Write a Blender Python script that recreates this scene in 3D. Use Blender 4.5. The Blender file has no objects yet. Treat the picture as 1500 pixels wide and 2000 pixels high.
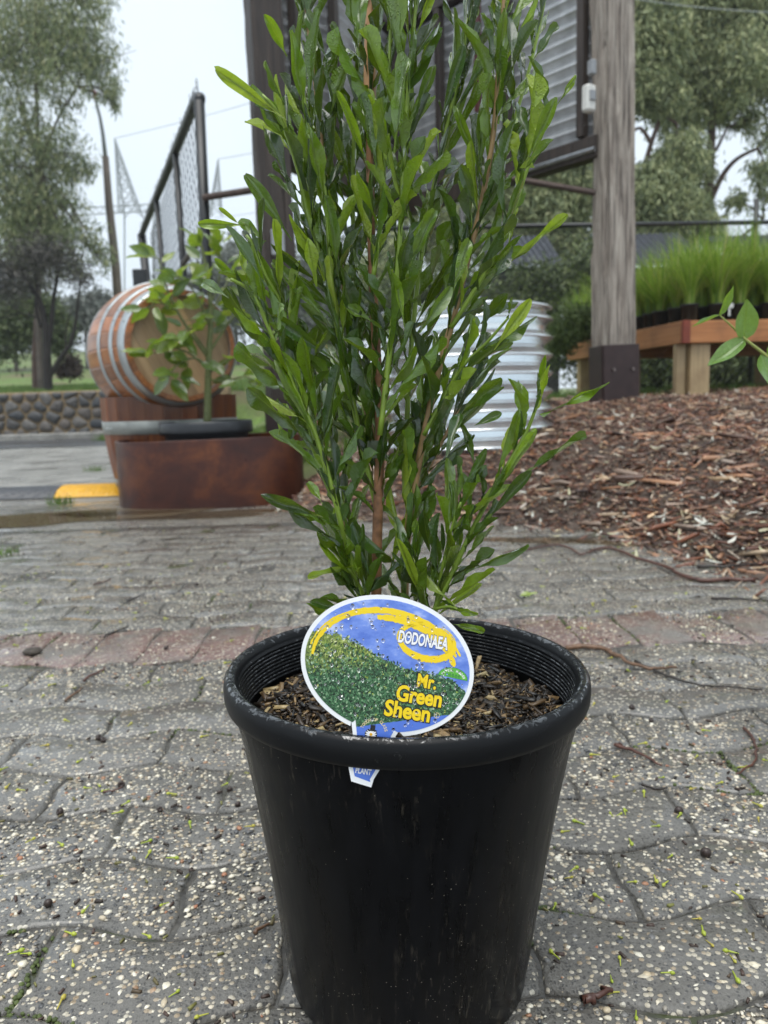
import bpy, math, random
import numpy as np
from mathutils import Vector, Matrix

random.seed(7)
RNG = np.random.default_rng(11)
scene = bpy.context.scene
COL = scene.collection
R = math.radians

# ------------------------------------------------------------------ camera
CAM_H, PITCH, ROLL, FPX = 0.517, R(8.2), R(1.8), 1500.0
cam_data = bpy.data.cameras.new('camera')
cam = bpy.data.objects.new('camera', cam_data)
COL.objects.link(cam)
fwd = Vector((0, math.cos(PITCH), -math.sin(PITCH)))
u0, r0 = Vector((0, math.sin(PITCH), math.cos(PITCH))), Vector((1, 0, 0))
rt = r0 * math.cos(ROLL) - u0 * math.sin(ROLL)
up = u0 * math.cos(ROLL) + r0 * math.sin(ROLL)
cam.matrix_world = Matrix(((rt.x, up.x, -fwd.x, 0), (rt.y, up.y, -fwd.y, 0), (rt.z, up.z, -fwd.z, CAM_H), (0, 0, 0, 1)))
cam_data.sensor_fit = 'VERTICAL'
cam_data.sensor_height = 36
cam_data.sensor_width = 27
cam_data.lens = 27
cam_data.clip_start = 0.02
cam_data.clip_end = 2000
cam_data.dof.use_dof = True
cam_data.dof.focus_distance = 0.60
cam_data.dof.aperture_fstop = 9.5
scene.camera = cam

# ------------------------------------------------------------------ sky, sun, exposure
world = bpy.data.worlds.new('World')
scene.world = world
world.use_nodes = True
wn, wl = world.node_tree.nodes, world.node_tree.links
wn.clear()
sky = wn.new('ShaderNodeTexSky')
sky.sky_type = 'NISHITA'
sky.sun_disc = False
sky.sun_elevation = R(74)
sky.sun_rotation = R(200)
wc = wn.new('ShaderNodeTexCoord')
wnoise = wn.new('ShaderNodeTexNoise')
wnoise.inputs['Scale'].default_value = 2.2
wnoise.inputs['Detail'].default_value = 5
wl.new(wc.outputs['Generated'], wnoise.inputs['Vector'])
wr = wn.new('ShaderNodeValToRGB')
wr.color_ramp.elements[0].position = 0.3
wr.color_ramp.elements[0].color = (4.5, 5.15, 5.7, 1)
wr.color_ramp.elements[1].position = 0.7
wr.color_ramp.elements[1].color = (5.1, 5.65, 6.1, 1)
wl.new(wnoise.outputs['Fac'], wr.inputs['Fac'])
wmix = wn.new('ShaderNodeMixRGB')                      # an overcast deck over the clear sky
wmix.inputs['Fac'].default_value = 0.93
wl.new(sky.outputs['Color'], wmix.inputs['Color1'])
wl.new(wr.outputs['Color'], wmix.inputs['Color2'])
wbg = wn.new('ShaderNodeBackground')
wbg.inputs['Strength'].default_value = 0.1
wl.new(wmix.outputs['Color'], wbg.inputs['Color'])
wo = wn.new('ShaderNodeOutputWorld')
wl.new(wbg.outputs['Background'], wo.inputs['Surface'])

sun_data = bpy.data.lights.new('sun', 'SUN')
sun_data.energy = 1.5
sun_data.angle = R(50)
sun_data.color = (1, 0.97, 0.93)
sun = bpy.data.objects.new('sun', sun_data)
COL.objects.link(sun)
sun.location = (0, -3, 8)
sun.rotation_euler = (R(16), 0, R(-20))

scene.view_settings.view_transform = 'Standard'
scene.view_settings.look = 'None'
scene.view_settings.exposure = 1.02
scene.view_settings.gamma = 1
scene.view_settings.use_curve_mapping = False
scene.render.engine = 'CYCLES'
scene.cycles.use_denoising = True
scene.cycles.max_bounces = 8
scene.cycles.transparent_max_bounces = 12

# ------------------------------------------------------------------ where a pixel of the view lies
def ray(px, py):
    return (rt * ((px - 750) / FPX) + up * ((1000 - py) / FPX) + fwd)

def at(px, py, Y):
    d = ray(px, py)
    k = Y / d.y
    return Vector((d.x * k, Y, CAM_H + d.z * k))

def ppm(Y):
    return FPX / (Y * 1.0)

EDGE = [(3.5, 1.0), (1.06, 1.98), (0.93, 2.45), (0.84, 2.85), (0.50, 3.18), (-0.10, 3.4), (-0.42, 3.75), (-0.62, 4.6), (-1.1, 5.6), (-1.7, 7.2), (-2.4, 11), (-3, 18)]

def edge_dist(x, y):
    """signed distance to the edge of the mulch bed, positive inside; numpy arrays"""
    x = np.asarray(x, float); y = np.asarray(y, float)
    best = np.full(x.shape, 1e9); sign = np.ones(x.shape)
    for (ax, ay), (bx, by) in zip(EDGE[:-1], EDGE[1:]):
        dx, dy = bx - ax, by - ay
        t = np.clip(((x - ax) * dx + (y - ay) * dy) / (dx * dx + dy * dy), 0, 1)
        d = np.hypot(x - ax - t * dx, y - ay - t * dy)
        s = np.where(dx * (y - ay) - dy * (x - ax) < 0, 1.0, -1.0)
        m = d < best
        best = np.where(m, d, best); sign = np.where(m, s, sign)
    return best * sign

WALL_Y = 15.0
def ground_z(x, y):
    x = np.asarray(x, float); y = np.asarray(y, float)
    s = edge_dist(x, y)
    m = np.where(s > 0, 0.52 * (1 - np.exp(-np.maximum(s, 0) / 1.05)), 0.0)
    bump = np.where(s > 0, 0.012 * np.sin(x * 5.1 + y * 2.3) + 0.01 * np.sin(y * 7.7 - x * 3.1), 0) * np.clip(s * 3, 0, 1)
    m = m + bump
    # the bank behind the stone wall on the left, and rising ground far off
    w = (x < -1.2) & (y > WALL_Y + 0.15)
    bank = 0.80 + np.clip((y - WALL_Y) * 0.045, 0, 1.2)
    k = np.clip((-1.2 - x) / 1.5, 0, 1)
    m = np.where(w, m * (1 - k) + bank * k, m)
    m = m + np.clip((y - 30) * 0.085, 0, 7) * np.clip((4 - x) / 10, 0.15, 1)
    return m

def gz(x, y):
    return float(ground_z(np.array([x]), np.array([y]))[0])

def hit(px, py):
    d = ray(px, py)
    prev = 0.3
    for t in np.concatenate([np.arange(0.3, 8, 0.01), np.arange(8, 60, 0.1)]):
        p = Vector((0, 0, CAM_H)) + d * t
        if p.z <= gz(p.x, p.y):
            return p
    return Vector((0, 0, CAM_H)) + d * 20

# ------------------------------------------------------------------ mesh helpers
ORG = {}
def worg(o):
    v = Vector((0, 0, 0))
    while o is not None:
        v = v + ORG.get(o.name, Vector((0, 0, 0)))
        o = o.parent
    return v

class MB:
    def __init__(self):
        self.v = []; self.f = []; self.uv = None
    def add(self, verts, faces):
        o = len(self.v)
        self.v.extend([tuple(p) for p in verts])
        self.f.extend([tuple(i + o for i in f) for f in faces])
        return self
    def box(self, c, size, rot=None):
        sx, sy, sz = (s / 2 for s in size)
        M = rot if rot is not None else Matrix.Identity(3)
        vs = [Vector(c) + M @ Vector((x * sx, y * sy, z * sz)) for z in (-1, 1) for y in (-1, 1) for x in (-1, 1)]
        return self.add(vs, [(0, 2, 3, 1), (4, 5, 7, 6), (0, 1, 5, 4), (2, 6, 7, 3), (0, 4, 6, 2), (1, 3, 7, 5)])
    def bbox(self, c, size, bev=0.004, rot=None):
        """box with chamfered edges"""
        sx, sy, sz = (s / 2 for s in size)
        b = min(bev, sx * .9, sy * .9, sz * .9)
        M = rot if rot is not None else Matrix.Identity(3)
        prof = [(-sz, b), (-sz + b, 0), (sz - b, 0), (sz, b)]
        vs = []
        for z, i in prof:
            X, Y = sx - i, sy - i
            for (x, y) in ((-X + (b if not i else 0), -Y), (X - (b if not i else 0), -Y), (X, -Y + (b if not i else 0)), (X, Y - (b if not i else 0)),
                           (X - (b if not i else 0), Y), (-X + (b if not i else 0), Y), (-X, Y - (b if not i else 0)), (-X, -Y + (b if not i else 0))):
                vs.append(Vector(c) + M @ Vector((x, y, z)))
        fs = [tuple(range(7, -1, -1)), tuple(range(24, 32))]
        for k in range(3):
            for j in range(8):
                fs.append((k * 8 + j, k * 8 + (j + 1) % 8, (k + 1) * 8 + (j + 1) % 8, (k + 1) * 8 + j))
        return self.add(vs, fs)
    def tube(self, pts, radii, n=8, cap=True):
        pts = [Vector(p) for p in pts]
        if not hasattr(radii, '__len__'):
            radii = [radii] * len(pts)
        vs = []; prevx = None
        for i, p in enumerate(pts):
            a = pts[max(i - 1, 0)]; b = pts[min(i + 1, len(pts) - 1)]
            t = (b - a).normalized()
            if prevx is None:
                ref = Vector((0, 0, 1)) if abs(t.z) < .9 else Vector((1, 0, 0))
                x = t.cross(ref).normalized()
            else:
                x = (prevx - t * prevx.dot(t)).normalized()
            prevx = x; y = t.cross(x)
            for k in range(n):
                an = 2 * math.pi * k / n
                vs.append(p + (x * math.cos(an) + y * math.sin(an)) * radii[i])
        fs = []
        for i in range(len(pts) - 1):
            for k in range(n):
                fs.append((i * n + k, i * n + (k + 1) % n, (i + 1) * n + (k + 1) % n, (i + 1) * n + k))
        if cap:
            fs.append(tuple(range(n - 1, -1, -1)))
            fs.append(tuple(range((len(pts) - 1) * n, len(pts) * n)))
        return self.add(vs, fs)
    def lathe(self, prof, n=48, c=(0, 0, 0), closed=False, sx=1, sy=1):
        vs = []
        for r, z in prof:
            for k in range(n):
                a = 2 * math.pi * k / n
                vs.append((c[0] + sx * r * math.cos(a), c[1] + sy * r * math.sin(a), c[2] + z))
        fs = []
        m = len(prof)
        for i in range(m if closed else m - 1):
            j = (i + 1) % m
            for k in range(n):
                fs.append((i * n + k, i * n + (k + 1) % n, j * n + (k + 1) % n, j * n + k))
        return self.add(vs, fs)
    def mesh(self, name, mat, smooth=False, off=(0, 0, 0)):
        me = bpy.data.meshes.new(name)
        o = Vector(off)
        me.from_pydata([Vector(p) - o for p in self.v], [], self.f)
        if smooth:
            me.polygons.foreach_set('use_smooth', [True] * len(me.polygons))
        if mat: me.materials.append(mat)
        me.update()
        return me
    def build(self, name, mat, parent=None, smooth=False, loc=None):
        """one mesh object; vertices are in world space"""
        if parent is not None:
            o = bpy.data.objects.new(name, self.mesh(name, mat, smooth, worg(parent)))
            o.parent = parent
            COL.objects.link(o); ORG[o.name] = Vector((0, 0, 0))
        else:
            l = Vector(loc) if loc is not None else Vector((0, 0, 0))
            o = bpy.data.objects.new(name, self.mesh(name, mat, smooth, l))
            o.location = l
            COL.objects.link(o); ORG[o.name] = l
        return o

def np_mesh(name, verts, faces, mat, smooth=False):
    """verts (n,3) float array, faces (m,k) int array"""
    me = bpy.data.meshes.new(name)
    verts = np.ascontiguousarray(verts, dtype=np.float32); faces = np.ascontiguousarray(faces, dtype=np.int32)
    me.vertices.add(len(verts)); me.vertices.foreach_set('co', verts.ravel())
    m, k = faces.shape
    me.loops.add(m * k); me.loops.foreach_set('vertex_index', faces.ravel())
    me.polygons.add(m)
    me.polygons.foreach_set('loop_start', np.arange(0, m * k, k, dtype=np.int32))
    if smooth: me.polygons.foreach_set('use_smooth', np.ones(m, dtype=bool))
    if mat: me.materials.append(mat)
    me.update(calc_edges=True); me.validate()
    return me

def link(name, me, parent=None, M=None):
    o = bpy.data.objects.new(name, me)
    W = M if M is not None else Matrix.Identity(4)
    if parent is not None:
        o.parent = parent
        o.matrix_basis = Matrix.Translation(-worg(parent)) @ W
        ORG[o.name] = o.matrix_basis.translation.copy()
    else:
        o.matrix_basis = W
        ORG[o.name] = W.translation.copy()
    COL.objects.link(o)
    ORG[o.name] = o.matrix_basis.translation.copy()
    return o

def empty(name, loc, label, cat, group=None):
    o = bpy.data.objects.new(name, None)
    o.empty_display_size = 0.05
    o.location = loc
    COL.objects.link(o)
    ORG[o.name] = Vector(loc)
    return tag(o, label, cat, group)

def tag(o, label, cat, group=None):
    o['label'] = label; o['category'] = cat
    if group: o['group'] = group
    return o

def kind(o, k):
    o['kind'] = k
    return o

def frame(loc, ydir, nrm, sx=1, sy=1, sz=1):
    y = Vector(ydir).normalized()
    n = Vector(nrm); n = (n - y * n.dot(y))
    if n.length < 1e-5: n = y.orthogonal()
    n.normalize()
    x = y.cross(n).normalized()
    return Matrix(((x.x * sx, y.x * sy, n.x * sz, loc[0]), (x.y * sx, y.y * sy, n.y * sz, loc[1]), (x.z * sx, y.z * sy, n.z * sz, loc[2]), (0, 0, 0, 1)))

def smoothpath(pts, k=4):
    pts = [Vector(p) for p in pts]
    out = []
    n = len(pts)
    for i in range(n - 1):
        p0, p1, p2, p3 = pts[max(i - 1, 0)], pts[i], pts[i + 1], pts[min(i + 2, n - 1)]
        for j in range(k):
            t = j / k
            out.append(0.5 * ((2 * p1) + (p2 - p0) * t + (2 * p0 - 5 * p1 + 4 * p2 - p3) * t * t + (3 * p1 - p0 - 3 * p2 + p3) * t ** 3))
    out.append(pts[-1])
    return out

# ------------------------------------------------------------------ material helpers
class Mat:
    def __init__(self, name, rough=0.6, spec=0.5, metal=0.0):
        self.m = bpy.data.materials.new(name)
        self.m.use_nodes = True
        self.nt = self.m.node_tree
        self.nt.nodes.clear()
        self.out = self.nt.nodes.new('ShaderNodeOutputMaterial')
        self.b = self.nt.nodes.new('ShaderNodeBsdfPrincipled')
        self.b.inputs['Roughness'].default_value = rough
        self.b.inputs['Specular IOR Level'].default_value = spec
        self.b.inputs['Metallic'].default_value = metal
        self.nt.links.new(self.b.outputs[0], self.out.inputs['Surface'])
        self._tc = None; self._geo = None
    def n(self, t, **kw):
        nd = self.nt.nodes.new(t)
        for k, v in kw.items():
            if k.startswith('i_'):
                nd.inputs[k[2:].replace('_', ' ')].default_value = v
            else:
                setattr(nd, k, v)
        return nd
    def l(self, a, b):
        self.nt.links.new(a, b)
    def set(self, sock, v):
        if isinstance(v, (int, float, tuple, list)):
            self.b.inputs[sock].default_value = (*v, 1) if isinstance(v, (tuple, list)) and len(v) == 3 else v
        else:
            self.l(v, self.b.inputs[sock])
        return self
    def obj(self):
        if not self._tc: self._tc = self.n('ShaderNodeTexCoord')
        return self._tc.outputs['Object']
    def uv(self):
        if not self._tc: self._tc = self.n('ShaderNodeTexCoord')
        return self._tc.outputs['UV']
    def geo(self, o='Position'):
        if not self._geo: self._geo = self.n('ShaderNodeNewGeometry')
        return self._geo.outputs[o]
    def map(self, vec, scale=(1, 1, 1), rot=(0, 0, 0), loc=(0, 0, 0)):
        mp = self.n('ShaderNodeMapping')
        mp.inputs['Scale'].default_value = scale; mp.inputs['Rotation'].default_value = rot; mp.inputs['Location'].default_value = loc
        self.l(vec, mp.inputs['Vector'])
        return mp.outputs[0]
    def noise(self, vec, scale, detail=4, rough=0.55, dist=0.0):
        nd = self.n('ShaderNodeTexNoise')
        nd.inputs['Scale'].default_value = scale; nd.inputs['Detail'].default_value = detail
        nd.inputs['Roughness'].default_value = rough; nd.inputs['Distortion'].default_value = dist
        self.l(vec, nd.inputs['Vector'])
        return nd.outputs['Fac']
    def vor(self, vec, scale, feature='F1', out='Distance', rnd=1.0):
        nd = self.n('ShaderNodeTexVoronoi', feature=feature)
        nd.inputs['Scale'].default_value = scale; nd.inputs['Randomness'].default_value = rnd
        self.l(vec, nd.inputs['Vector'])
        return nd.outputs[out]
    def ramp(self, fac, stops, interp='LINEAR'):
        nd = self.n('ShaderNodeValToRGB')
        cr = nd.color_ramp; cr.interpolation = interp
        while len(cr.elements) < len(stops): cr.elements.new(0.5)
        for e, (p, c) in zip(cr.elements, stops):
            e.position = p
            e.color = (c, c, c, 1) if isinstance(c, (int, float)) else (*c, 1)
        self.l(fac, nd.inputs['Fac'])
        return nd.outputs['Color']
    def mix(self, fac, a, b, mode='MIX'):
        nd = self.n('ShaderNodeMixRGB', blend_type=mode)
        for s, v in (('Fac', fac), ('Color1', a), ('Color2', b)):
            if isinstance(v, (int, float)) and s == 'Fac': nd.inputs[s].default_value = v
            elif isinstance(v, (int, float)): nd.inputs[s].default_value = (v, v, v, 1)
            elif isinstance(v, (tuple, list)): nd.inputs[s].default_value = (*v, 1)
            else: self.l(v, nd.inputs[s])
        return nd.outputs[0]
    def math(self, op, a, b=None, clamp=False):
        nd = self.n('ShaderNodeMath', operation=op, use_clamp=clamp)
        for i, v in enumerate((a, b)):
            if v is None: continue
            if isinstance(v, (int, float)): nd.inputs[i].default_value = v
            else: self.l(v, nd.inputs[i])
        return nd.outputs[0]
    def sep(self, vec):
        nd = self.n('ShaderNodeSeparateXYZ'); self.l(vec, nd.inputs[0]); return nd.outputs
    def bump(self, h, strength=0.3, dist=0.002, prev=None):
        nd = self.n('ShaderNodeBump')
        nd.inputs['Strength'].default_value = strength; nd.inputs['Distance'].default_value = dist
        self.l(h, nd.inputs['Height'])
        if prev is not None: self.l(prev, nd.inputs['Normal'])
        self.l(nd.outputs[0], self.b.inputs['Normal'])
        return nd.outputs[0]
    def objrand(self):
        return self.n('ShaderNodeObjectInfo').outputs['Random']
    def island(self):
        return self.geo('Random Per Island')
    def translucent(self, color, fac):
        tr = self.n('ShaderNodeBsdfTranslucent')
        if isinstance(color, (tuple, list)): tr.inputs['Color'].default_value = (*color, 1)
        else: self.l(color, tr.inputs['Color'])
        mx = self.n('ShaderNodeMixShader'); mx.inputs[0].default_value = fac
        self.l(self.b.outputs[0], mx.inputs[1]); self.l(tr.outputs[0], mx.inputs[2])
        self.l(mx.outputs[0], self.out.inputs['Surface'])
        return self

def simple(name, col, rough=0.6, metal=0.0, spec=0.5, var=0.25, nscale=20, bump=0.0, bdist=0.002):
    M = Mat(name, rough, spec, metal)
    f = M.noise(M.obj(), nscale, 5)
    c = M.ramp(f, [(0.3, tuple(x * (1 - var) for x in col)), (0.7, tuple(min(1, x * (1 + var)) for x in col))])
    M.set('Base Color', c)
    if bump: M.bump(f, bump, bdist)
    return M.m

# ------------------------------------------------------------------ materials of the ground
def speckle_paver(name, base_a, base_b, wet=0.25, fade=False):
    M = Mat(name, 0.5, 0.5)
    p = M.geo()
    big = M.noise(p, 2.3, 4)
    fine = M.noise(p, 260, 4, 0.7)
    c = M.mix(fine, base_a, base_b)
    tint = M.ramp(big, [(0.3, 0.72), (0.7, 1.12)])
    c = M.mix(1.0, c, tint, 'MULTIPLY')
    stain = M.noise(p, 9, 6, 0.6)
    c = M.mix(M.ramp(stain, [(0.55, 0.0), (0.75, 0.55)]), c, (0.035, 0.034, 0.03))
    # dark aggregate grains, and pale ones too small or too far to be pieces
    vd = M.vor(p, 330, out='Distance'); vc = M.vor(p, 330, out='Color')
    sel = M.sep(vc)[0]
    dark = M.math('MULTIPLY', M.math('LESS_THAN', vd, 0.42), M.math('GREATER_THAN', sel, 0.62))
    c = M.mix(M.math('MULTIPLY', dark, 0.6), c, (0.02, 0.02, 0.022))
    v2 = M.vor(p, 170, out='Distance'); v2c = M.sep(M.vor(p, 170, out='Color'))
    pale = M.math('MULTIPLY', M.math('LESS_THAN', v2, 0.44), M.math('GREATER_THAN', v2c[1], 0.58))
    pc = M.ramp(v2c[2], [(0.0, (0.5, 0.44, 0.33)), (0.5, (0.62, 0.58, 0.48)), (1.0, (0.36, 0.27, 0.17))])
    c = M.mix(M.math('MULTIPLY', pale, 0.9), c, pc)
    if fade: c = M.mix(M.ramp(M.noise(p, 4.5, 5, .65), [(0.45, 0.0), (0.62, 0.8)]), c, M.mix(fine, (0.095, 0.091, 0.082), (0.235, 0.223, 0.196)))
    M.set('Base Color', c)
    w = M.noise(p, 6.5, 5, 0.6)
    M.set('Roughness', M.ramp(w, [(0.35, wet * 0.55), (0.65, wet * 1.7)]))
    M.set('Coat Weight', M.ramp(M.noise(p, 3.1, 5, .6), [(0.44, 0.0), (0.58, 0.8)]))
    M.b.inputs['Coat Roughness'].default_value = 0.07
    h = M.math('ADD', M.math('MULTIPLY', fine, 0.6), M.math('MULTIPLY', M.math('SUBTRACT', 0.5, v2), M.math('MULTIPLY', pale, 1.6)))
    h = M.math('SUBTRACT', h, M.math('MULTIPLY', dark, 0.25))
    cav = M.noise(p, 75, 5, 0.7)
    h = M.math('ADD', h, M.math('MULTIPLY', cav, 1.3))
    M.bump(h, 0.9, 0.0032)
    return M.m

m_paver = speckle_paver('wet_grey_paver', (0.078, 0.074, 0.067), (0.225, 0.213, 0.188))
m_paver_red = speckle_paver('wet_red_paver', (0.145, 0.084, 0.07), (0.27, 0.17, 0.145), fade=True)

M = Mat('joint_mud', 0.25, 0.5)
p = M.geo()
moss = M.ramp(M.noise(p, 5.5, 4), [(0.56, 0), (0.66, 1)])
c = M.mix(moss, M.ramp(M.noise(p, 90, 4), [(0.3, (0.022, 0.02, 0.018)), (0.7, (0.095, 0.088, 0.075))]), (0.05, 0.06, 0.022))
M.set('Base Color', c)
M.set('Roughness', M.ramp(M.noise(p, 12, 3), [(0.4, 0.06), (0.6, 0.6)]))
M.bump(M.noise(p, 150, 4), 0.5, 0.003)
m_joint = M.m

M = Mat('wet_concrete', 0.4, 0.5)
p = M.geo()
c = M.ramp(M.noise(p, 3, 6, 0.65), [(0.3, (0.12, 0.115, 0.105)), (0.7, (0.36, 0.35, 0.325))])
c = M.mix(M.ramp(M.noise(p, 0.9, 4), [(0.45, 0), (0.65, 0.6)]), c, (0.1, 0.095, 0.085))
v = M.vor(p, 85); vc = M.sep(M.vor(p, 85, out='Color'))
c = M.mix(M.math('MULTIPLY', M.math('LESS_THAN', v, 0.38), M.math('GREATER_THAN', vc[0], 0.6)), c, (0.45, 0.42, 0.35))
M.set('Base Color', c)
M.set('Roughness', M.ramp(M.noise(p, 2.2, 4), [(0.4, 0.18), (0.6, 0.5)]))
M.bump(M.math('ADD', M.noise(p, 60, 5, 0.7), M.math('MULTIPLY', M.noise(p, 9, 6, .7), 2.5)), 0.8, 0.01)
m_concrete = M.m

M = Mat('wet_asphalt', 0.3, 0.5)
p = M.geo()
M.set('Base Color', M.ramp(M.noise(p, 40, 5, 0.7), [(0.3, (0.03, 0.031, 0.034)), (0.7, (0.075, 0.077, 0.082))]))
M.set('Roughness', M.ramp(M.noise(p, 1.2, 4), [(0.4, 0.15), (0.6, 0.45)]))
M.bump(M.noise(p, 120, 4), 0.4, 0.004)
m_asphalt = M.m

m_soil = simple('mulch_soil', (0.055, 0.036, 0.025), 0.7, var=0.5, nscale=30, bump=0.6, bdist=0.01)
M = Mat('grass_ground', 0.8)
p = M.geo()
M.set('Base Color', M.mix(M.ramp(M.noise(p, 0.8, 5), [(0.42, 0), (0.62, 1)]), M.ramp(M.noise(p, 14, 5), [(0.3, (0.06, 0.12, 0.02)), (0.7, (0.16, 0.25, 0.045))]), (0.14, 0.12, 0.06)))
M.bump(M.noise(p, 40, 5, 0.8), 0.8, 0.03)
m_grassground = M.m

M = Mat('muddy_water', 0.02, 0.5)
p = M.geo()
M.set('Base Color', M.ramp(M.noise(p, 4, 3), [(0.3, (0.10, 0.082, 0.055)), (0.7, (0.16, 0.135, 0.095))]))
M.bump(M.noise(p, 25, 2), 0.03, 0.002)
def water_mat(name, mud):
    M = Mat(name)
    nt = M.nt
    tr = M.n('ShaderNodeBsdfTransparent'); tr.inputs[0].default_value = (.80, .74, .64, 1)
    df = M.n('ShaderNodeBsdfDiffuse'); df.inputs[0].default_value = (.15, .115, .07, 1)
    gl = M.n('ShaderNodeBsdfGlossy'); gl.inputs['Roughness'].default_value = .02
    bp = M.n('ShaderNodeBump'); bp.inputs['Strength'].default_value = .04; bp.inputs['Distance'].default_value = .002
    M.l(M.noise(M.geo(), 22, 2), bp.inputs['Height']); M.l(bp.outputs[0], gl.inputs['Normal'])
    fr = M.n('ShaderNodeFresnel'); fr.inputs['IOR'].default_value = 1.33
    m1 = M.n('ShaderNodeMixShader'); m1.inputs[0].default_value = mud; M.l(tr.outputs[0], m1.inputs[1]); M.l(df.outputs[0], m1.inputs[2])
    m2 = M.n('ShaderNodeMixShader'); M.l(fr.outputs[0], m2.inputs[0]); M.l(m1.outputs[0], m2.inputs[1]); M.l(gl.outputs[0], m2.inputs[2])
    M.l(m2.outputs[0], M.out.inputs['Surface'])
    return M.m
m_water = water_mat('muddy_water', .75)
m_waterclear = water_mat('clear_shallow_water', .12)

def island_mat(name, stops, rough=0.55, tl=None, bump=None, jit=0.35, spec=0.5, patch=None):
    M = Mat(name, rough, spec)
    c = M.ramp(M.island(), stops, 'LINEAR')
    n = M.ramp(M.noise(M.geo(), bump or 60, 4), [(0.25, 1 - jit), (0.75, 1 + jit)])
    c = M.mix(1.0, c, n, 'MULTIPLY')
    if patch: c = M.mix(1.0, c, M.ramp(M.noise(M.geo(), patch, 4, .6), [(0.32, .5), (0.68, 1.35)]), 'MULTIPLY')
    M.set('Base Color', c)
    if tl: M.translucent(c, tl)
    return M.m

m_pebble = island_mat('pale_pebble', [(0, (0.05, 0.052, 0.056)), (0.2, (0.10, 0.10, 0.10)), (0.34, (0.18, 0.175, 0.165)), (0.46, (0.46, 0.39, 0.27)), (0.58, (0.66, 0.60, 0.47)), (0.72, (0.74, 0.70, 0.58)), (0.84, (0.50, 0.41, 0.27)), (0.91, (0.66, 0.61, 0.51)), (0.96, (0.30, 0.19, 0.11)), (1, (0.36, 0.15, 0.08))], 0.28, bump=300, jit=0.25)
m_chip = island_mat('mulch_chip', [(0, (0.035, 0.018, 0.012)), (0.22, (0.09, 0.038, 0.024)), (0.42, (0.21, 0.08, 0.042)), (0.56, (0.14, 0.09, 0.068)), (0.70, (0.38, 0.18, 0.085)), (0.84, (0.32, 0.25, 0.20)), (0.94, (0.52, 0.36, 0.21)), (1, (0.62, 0.56, 0.48))], 0.33, bump=80, patch=2.6)
m_litter = island_mat('leaf_litter', [(0, (0.42, 0.42, 0.36)), (0.4, (0.5, 0.5, 0.44)), (0.65, (0.33, 0.23, 0.14)), (0.85, (0.4, 0.4, 0.25)), (1, (0.25, 0.12, 0.07))], 0.35, bump=80)
m_potmix = island_mat('potting_mix', [(0, (0.008, 0.007, 0.006)), (0.4, (0.022, 0.016, 0.011)), (0.64, (0.05, 0.032, 0.018)), (0.82, (0.13, 0.08, 0.036)), (0.94, (0.32, 0.21, 0.095)), (1, (0.42, 0.34, 0.17))], 0.35, bump=300)
m_moss = island_mat('moss', [(0, (0.035, 0.05, 0.012)), (1, (0.09, 0.12, 0.03))], 0.7, bump=200)
m_bud = island_mat('flower_bud', [(0, (0.42, 0.52, 0.04)), (1, (0.3, 0.42, 0.04))], 0.35, bump=200)

# ------------------------------------------------------------------ ground sheet
def graded(a, b, fine, coarse, f0, f1):
    out = [a]
    while out[-1] < b:
        x = out[-1]
        d = 0 if f0 <= x <= f1 else min(abs(x - f0), abs(x - f1))
        out.append(x + min(coarse, fine + d * 0.12))
    return np.array(out)
gx = graded(-160, 160, 0.10, 12, -3.5, 4.5)
gy = graded(-6, 320, 0.10, 14, -0.5, 8.5)
GX, GY = np.meshgrid(gx, gy)
GZ = ground_z(GX, GY)
GZ = GZ - np.where((GY < 3.36) & (edge_dist(GX, GY) < 0.02), 0.016, 0.0)
nx, ny = len(gx), len(gy)
V = np.stack([GX.ravel(), GY.ravel(), GZ.ravel()], 1)
I = np.arange(nx * ny).reshape(ny, nx)
F = np.stack([I[:-1, :-1].ravel(), I[:-1, 1:].ravel(), I[1:, 1:].ravel(), I[1:, :-1].ravel()], 1)
me = np_mesh('ground', V, F, m_concrete, True)
me.materials.append(m_soil); me.materials.append(m_grassground); me.materials.append(m_paver)
cx = V[F].mean(1)
ed = edge_dist(cx[:, 0], cx[:, 1])
mi = np.zeros(len(F), np.int32)
mi[(cx[:, 1] < 4.3) & (cx[:, 1] > 3.2)] = 3
mi[ed > -0.03] = 1
mi[(cx[:, 1] > WALL_Y + 0.1)] = 2
mi[(cx[:, 1] > 6.2) & (ed > 0)] = 2
mi[(cx[:, 0] < -0.35) & (cx[:, 1] > 4.45) & (ed > -0.5) & (cx[:, 1] < 12)] = 2
me.polygons.foreach_set('material_index', mi)
ground = kind(link('ground', me), 'structure')

# road strip in front of the stone wall
b = MB()
xs = np.linspace(-60, 20, 30)
vs = []
for x in xs:
    vs += [(x, 11.2, 0.004), (x, WALL_Y - 0.45, 0.004)]
b.add(vs, [(2 * i, 2 * i + 2, 2 * i + 3, 2 * i + 1) for i in range(len(xs) - 1)])
kind(b.build('road', m_asphalt), 'structure')
b = MB()
b.bbox((-20, WALL_Y - 0.3, 0.03), (60, 0.2, 0.16), 0.02)
kind(b.build('kerb', m_concrete), 'structure')

# ------------------------------------------------------------------ pavement of interlocking pavers
PL, PW, GAP = 0.235, 0.1175, 0.0036
AMP = 0.015
PY0 = 1.53                                     # lower edge of the red header band
ROT = R(0.6)
def to_world(u, v):
    c, s = math.cos(ROT), math.sin(ROT)
    return (u * c - (v - PY0) * s, PY0 + u * s + (v - PY0) * c)
def to_uv(x, y):
    c, s = math.cos(ROT), math.sin(ROT)
    return (x * c + (y - PY0) * s, PY0 - x * s + (y - PY0) * c)
def wave(u):
    t = (np.asarray(u) / PL) % 1.0
    tri = np.where(t < .5, t * 4 - 1, 3 - t * 4)
    return AMP * np.clip(tri * 1.5, -1, 1)

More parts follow.
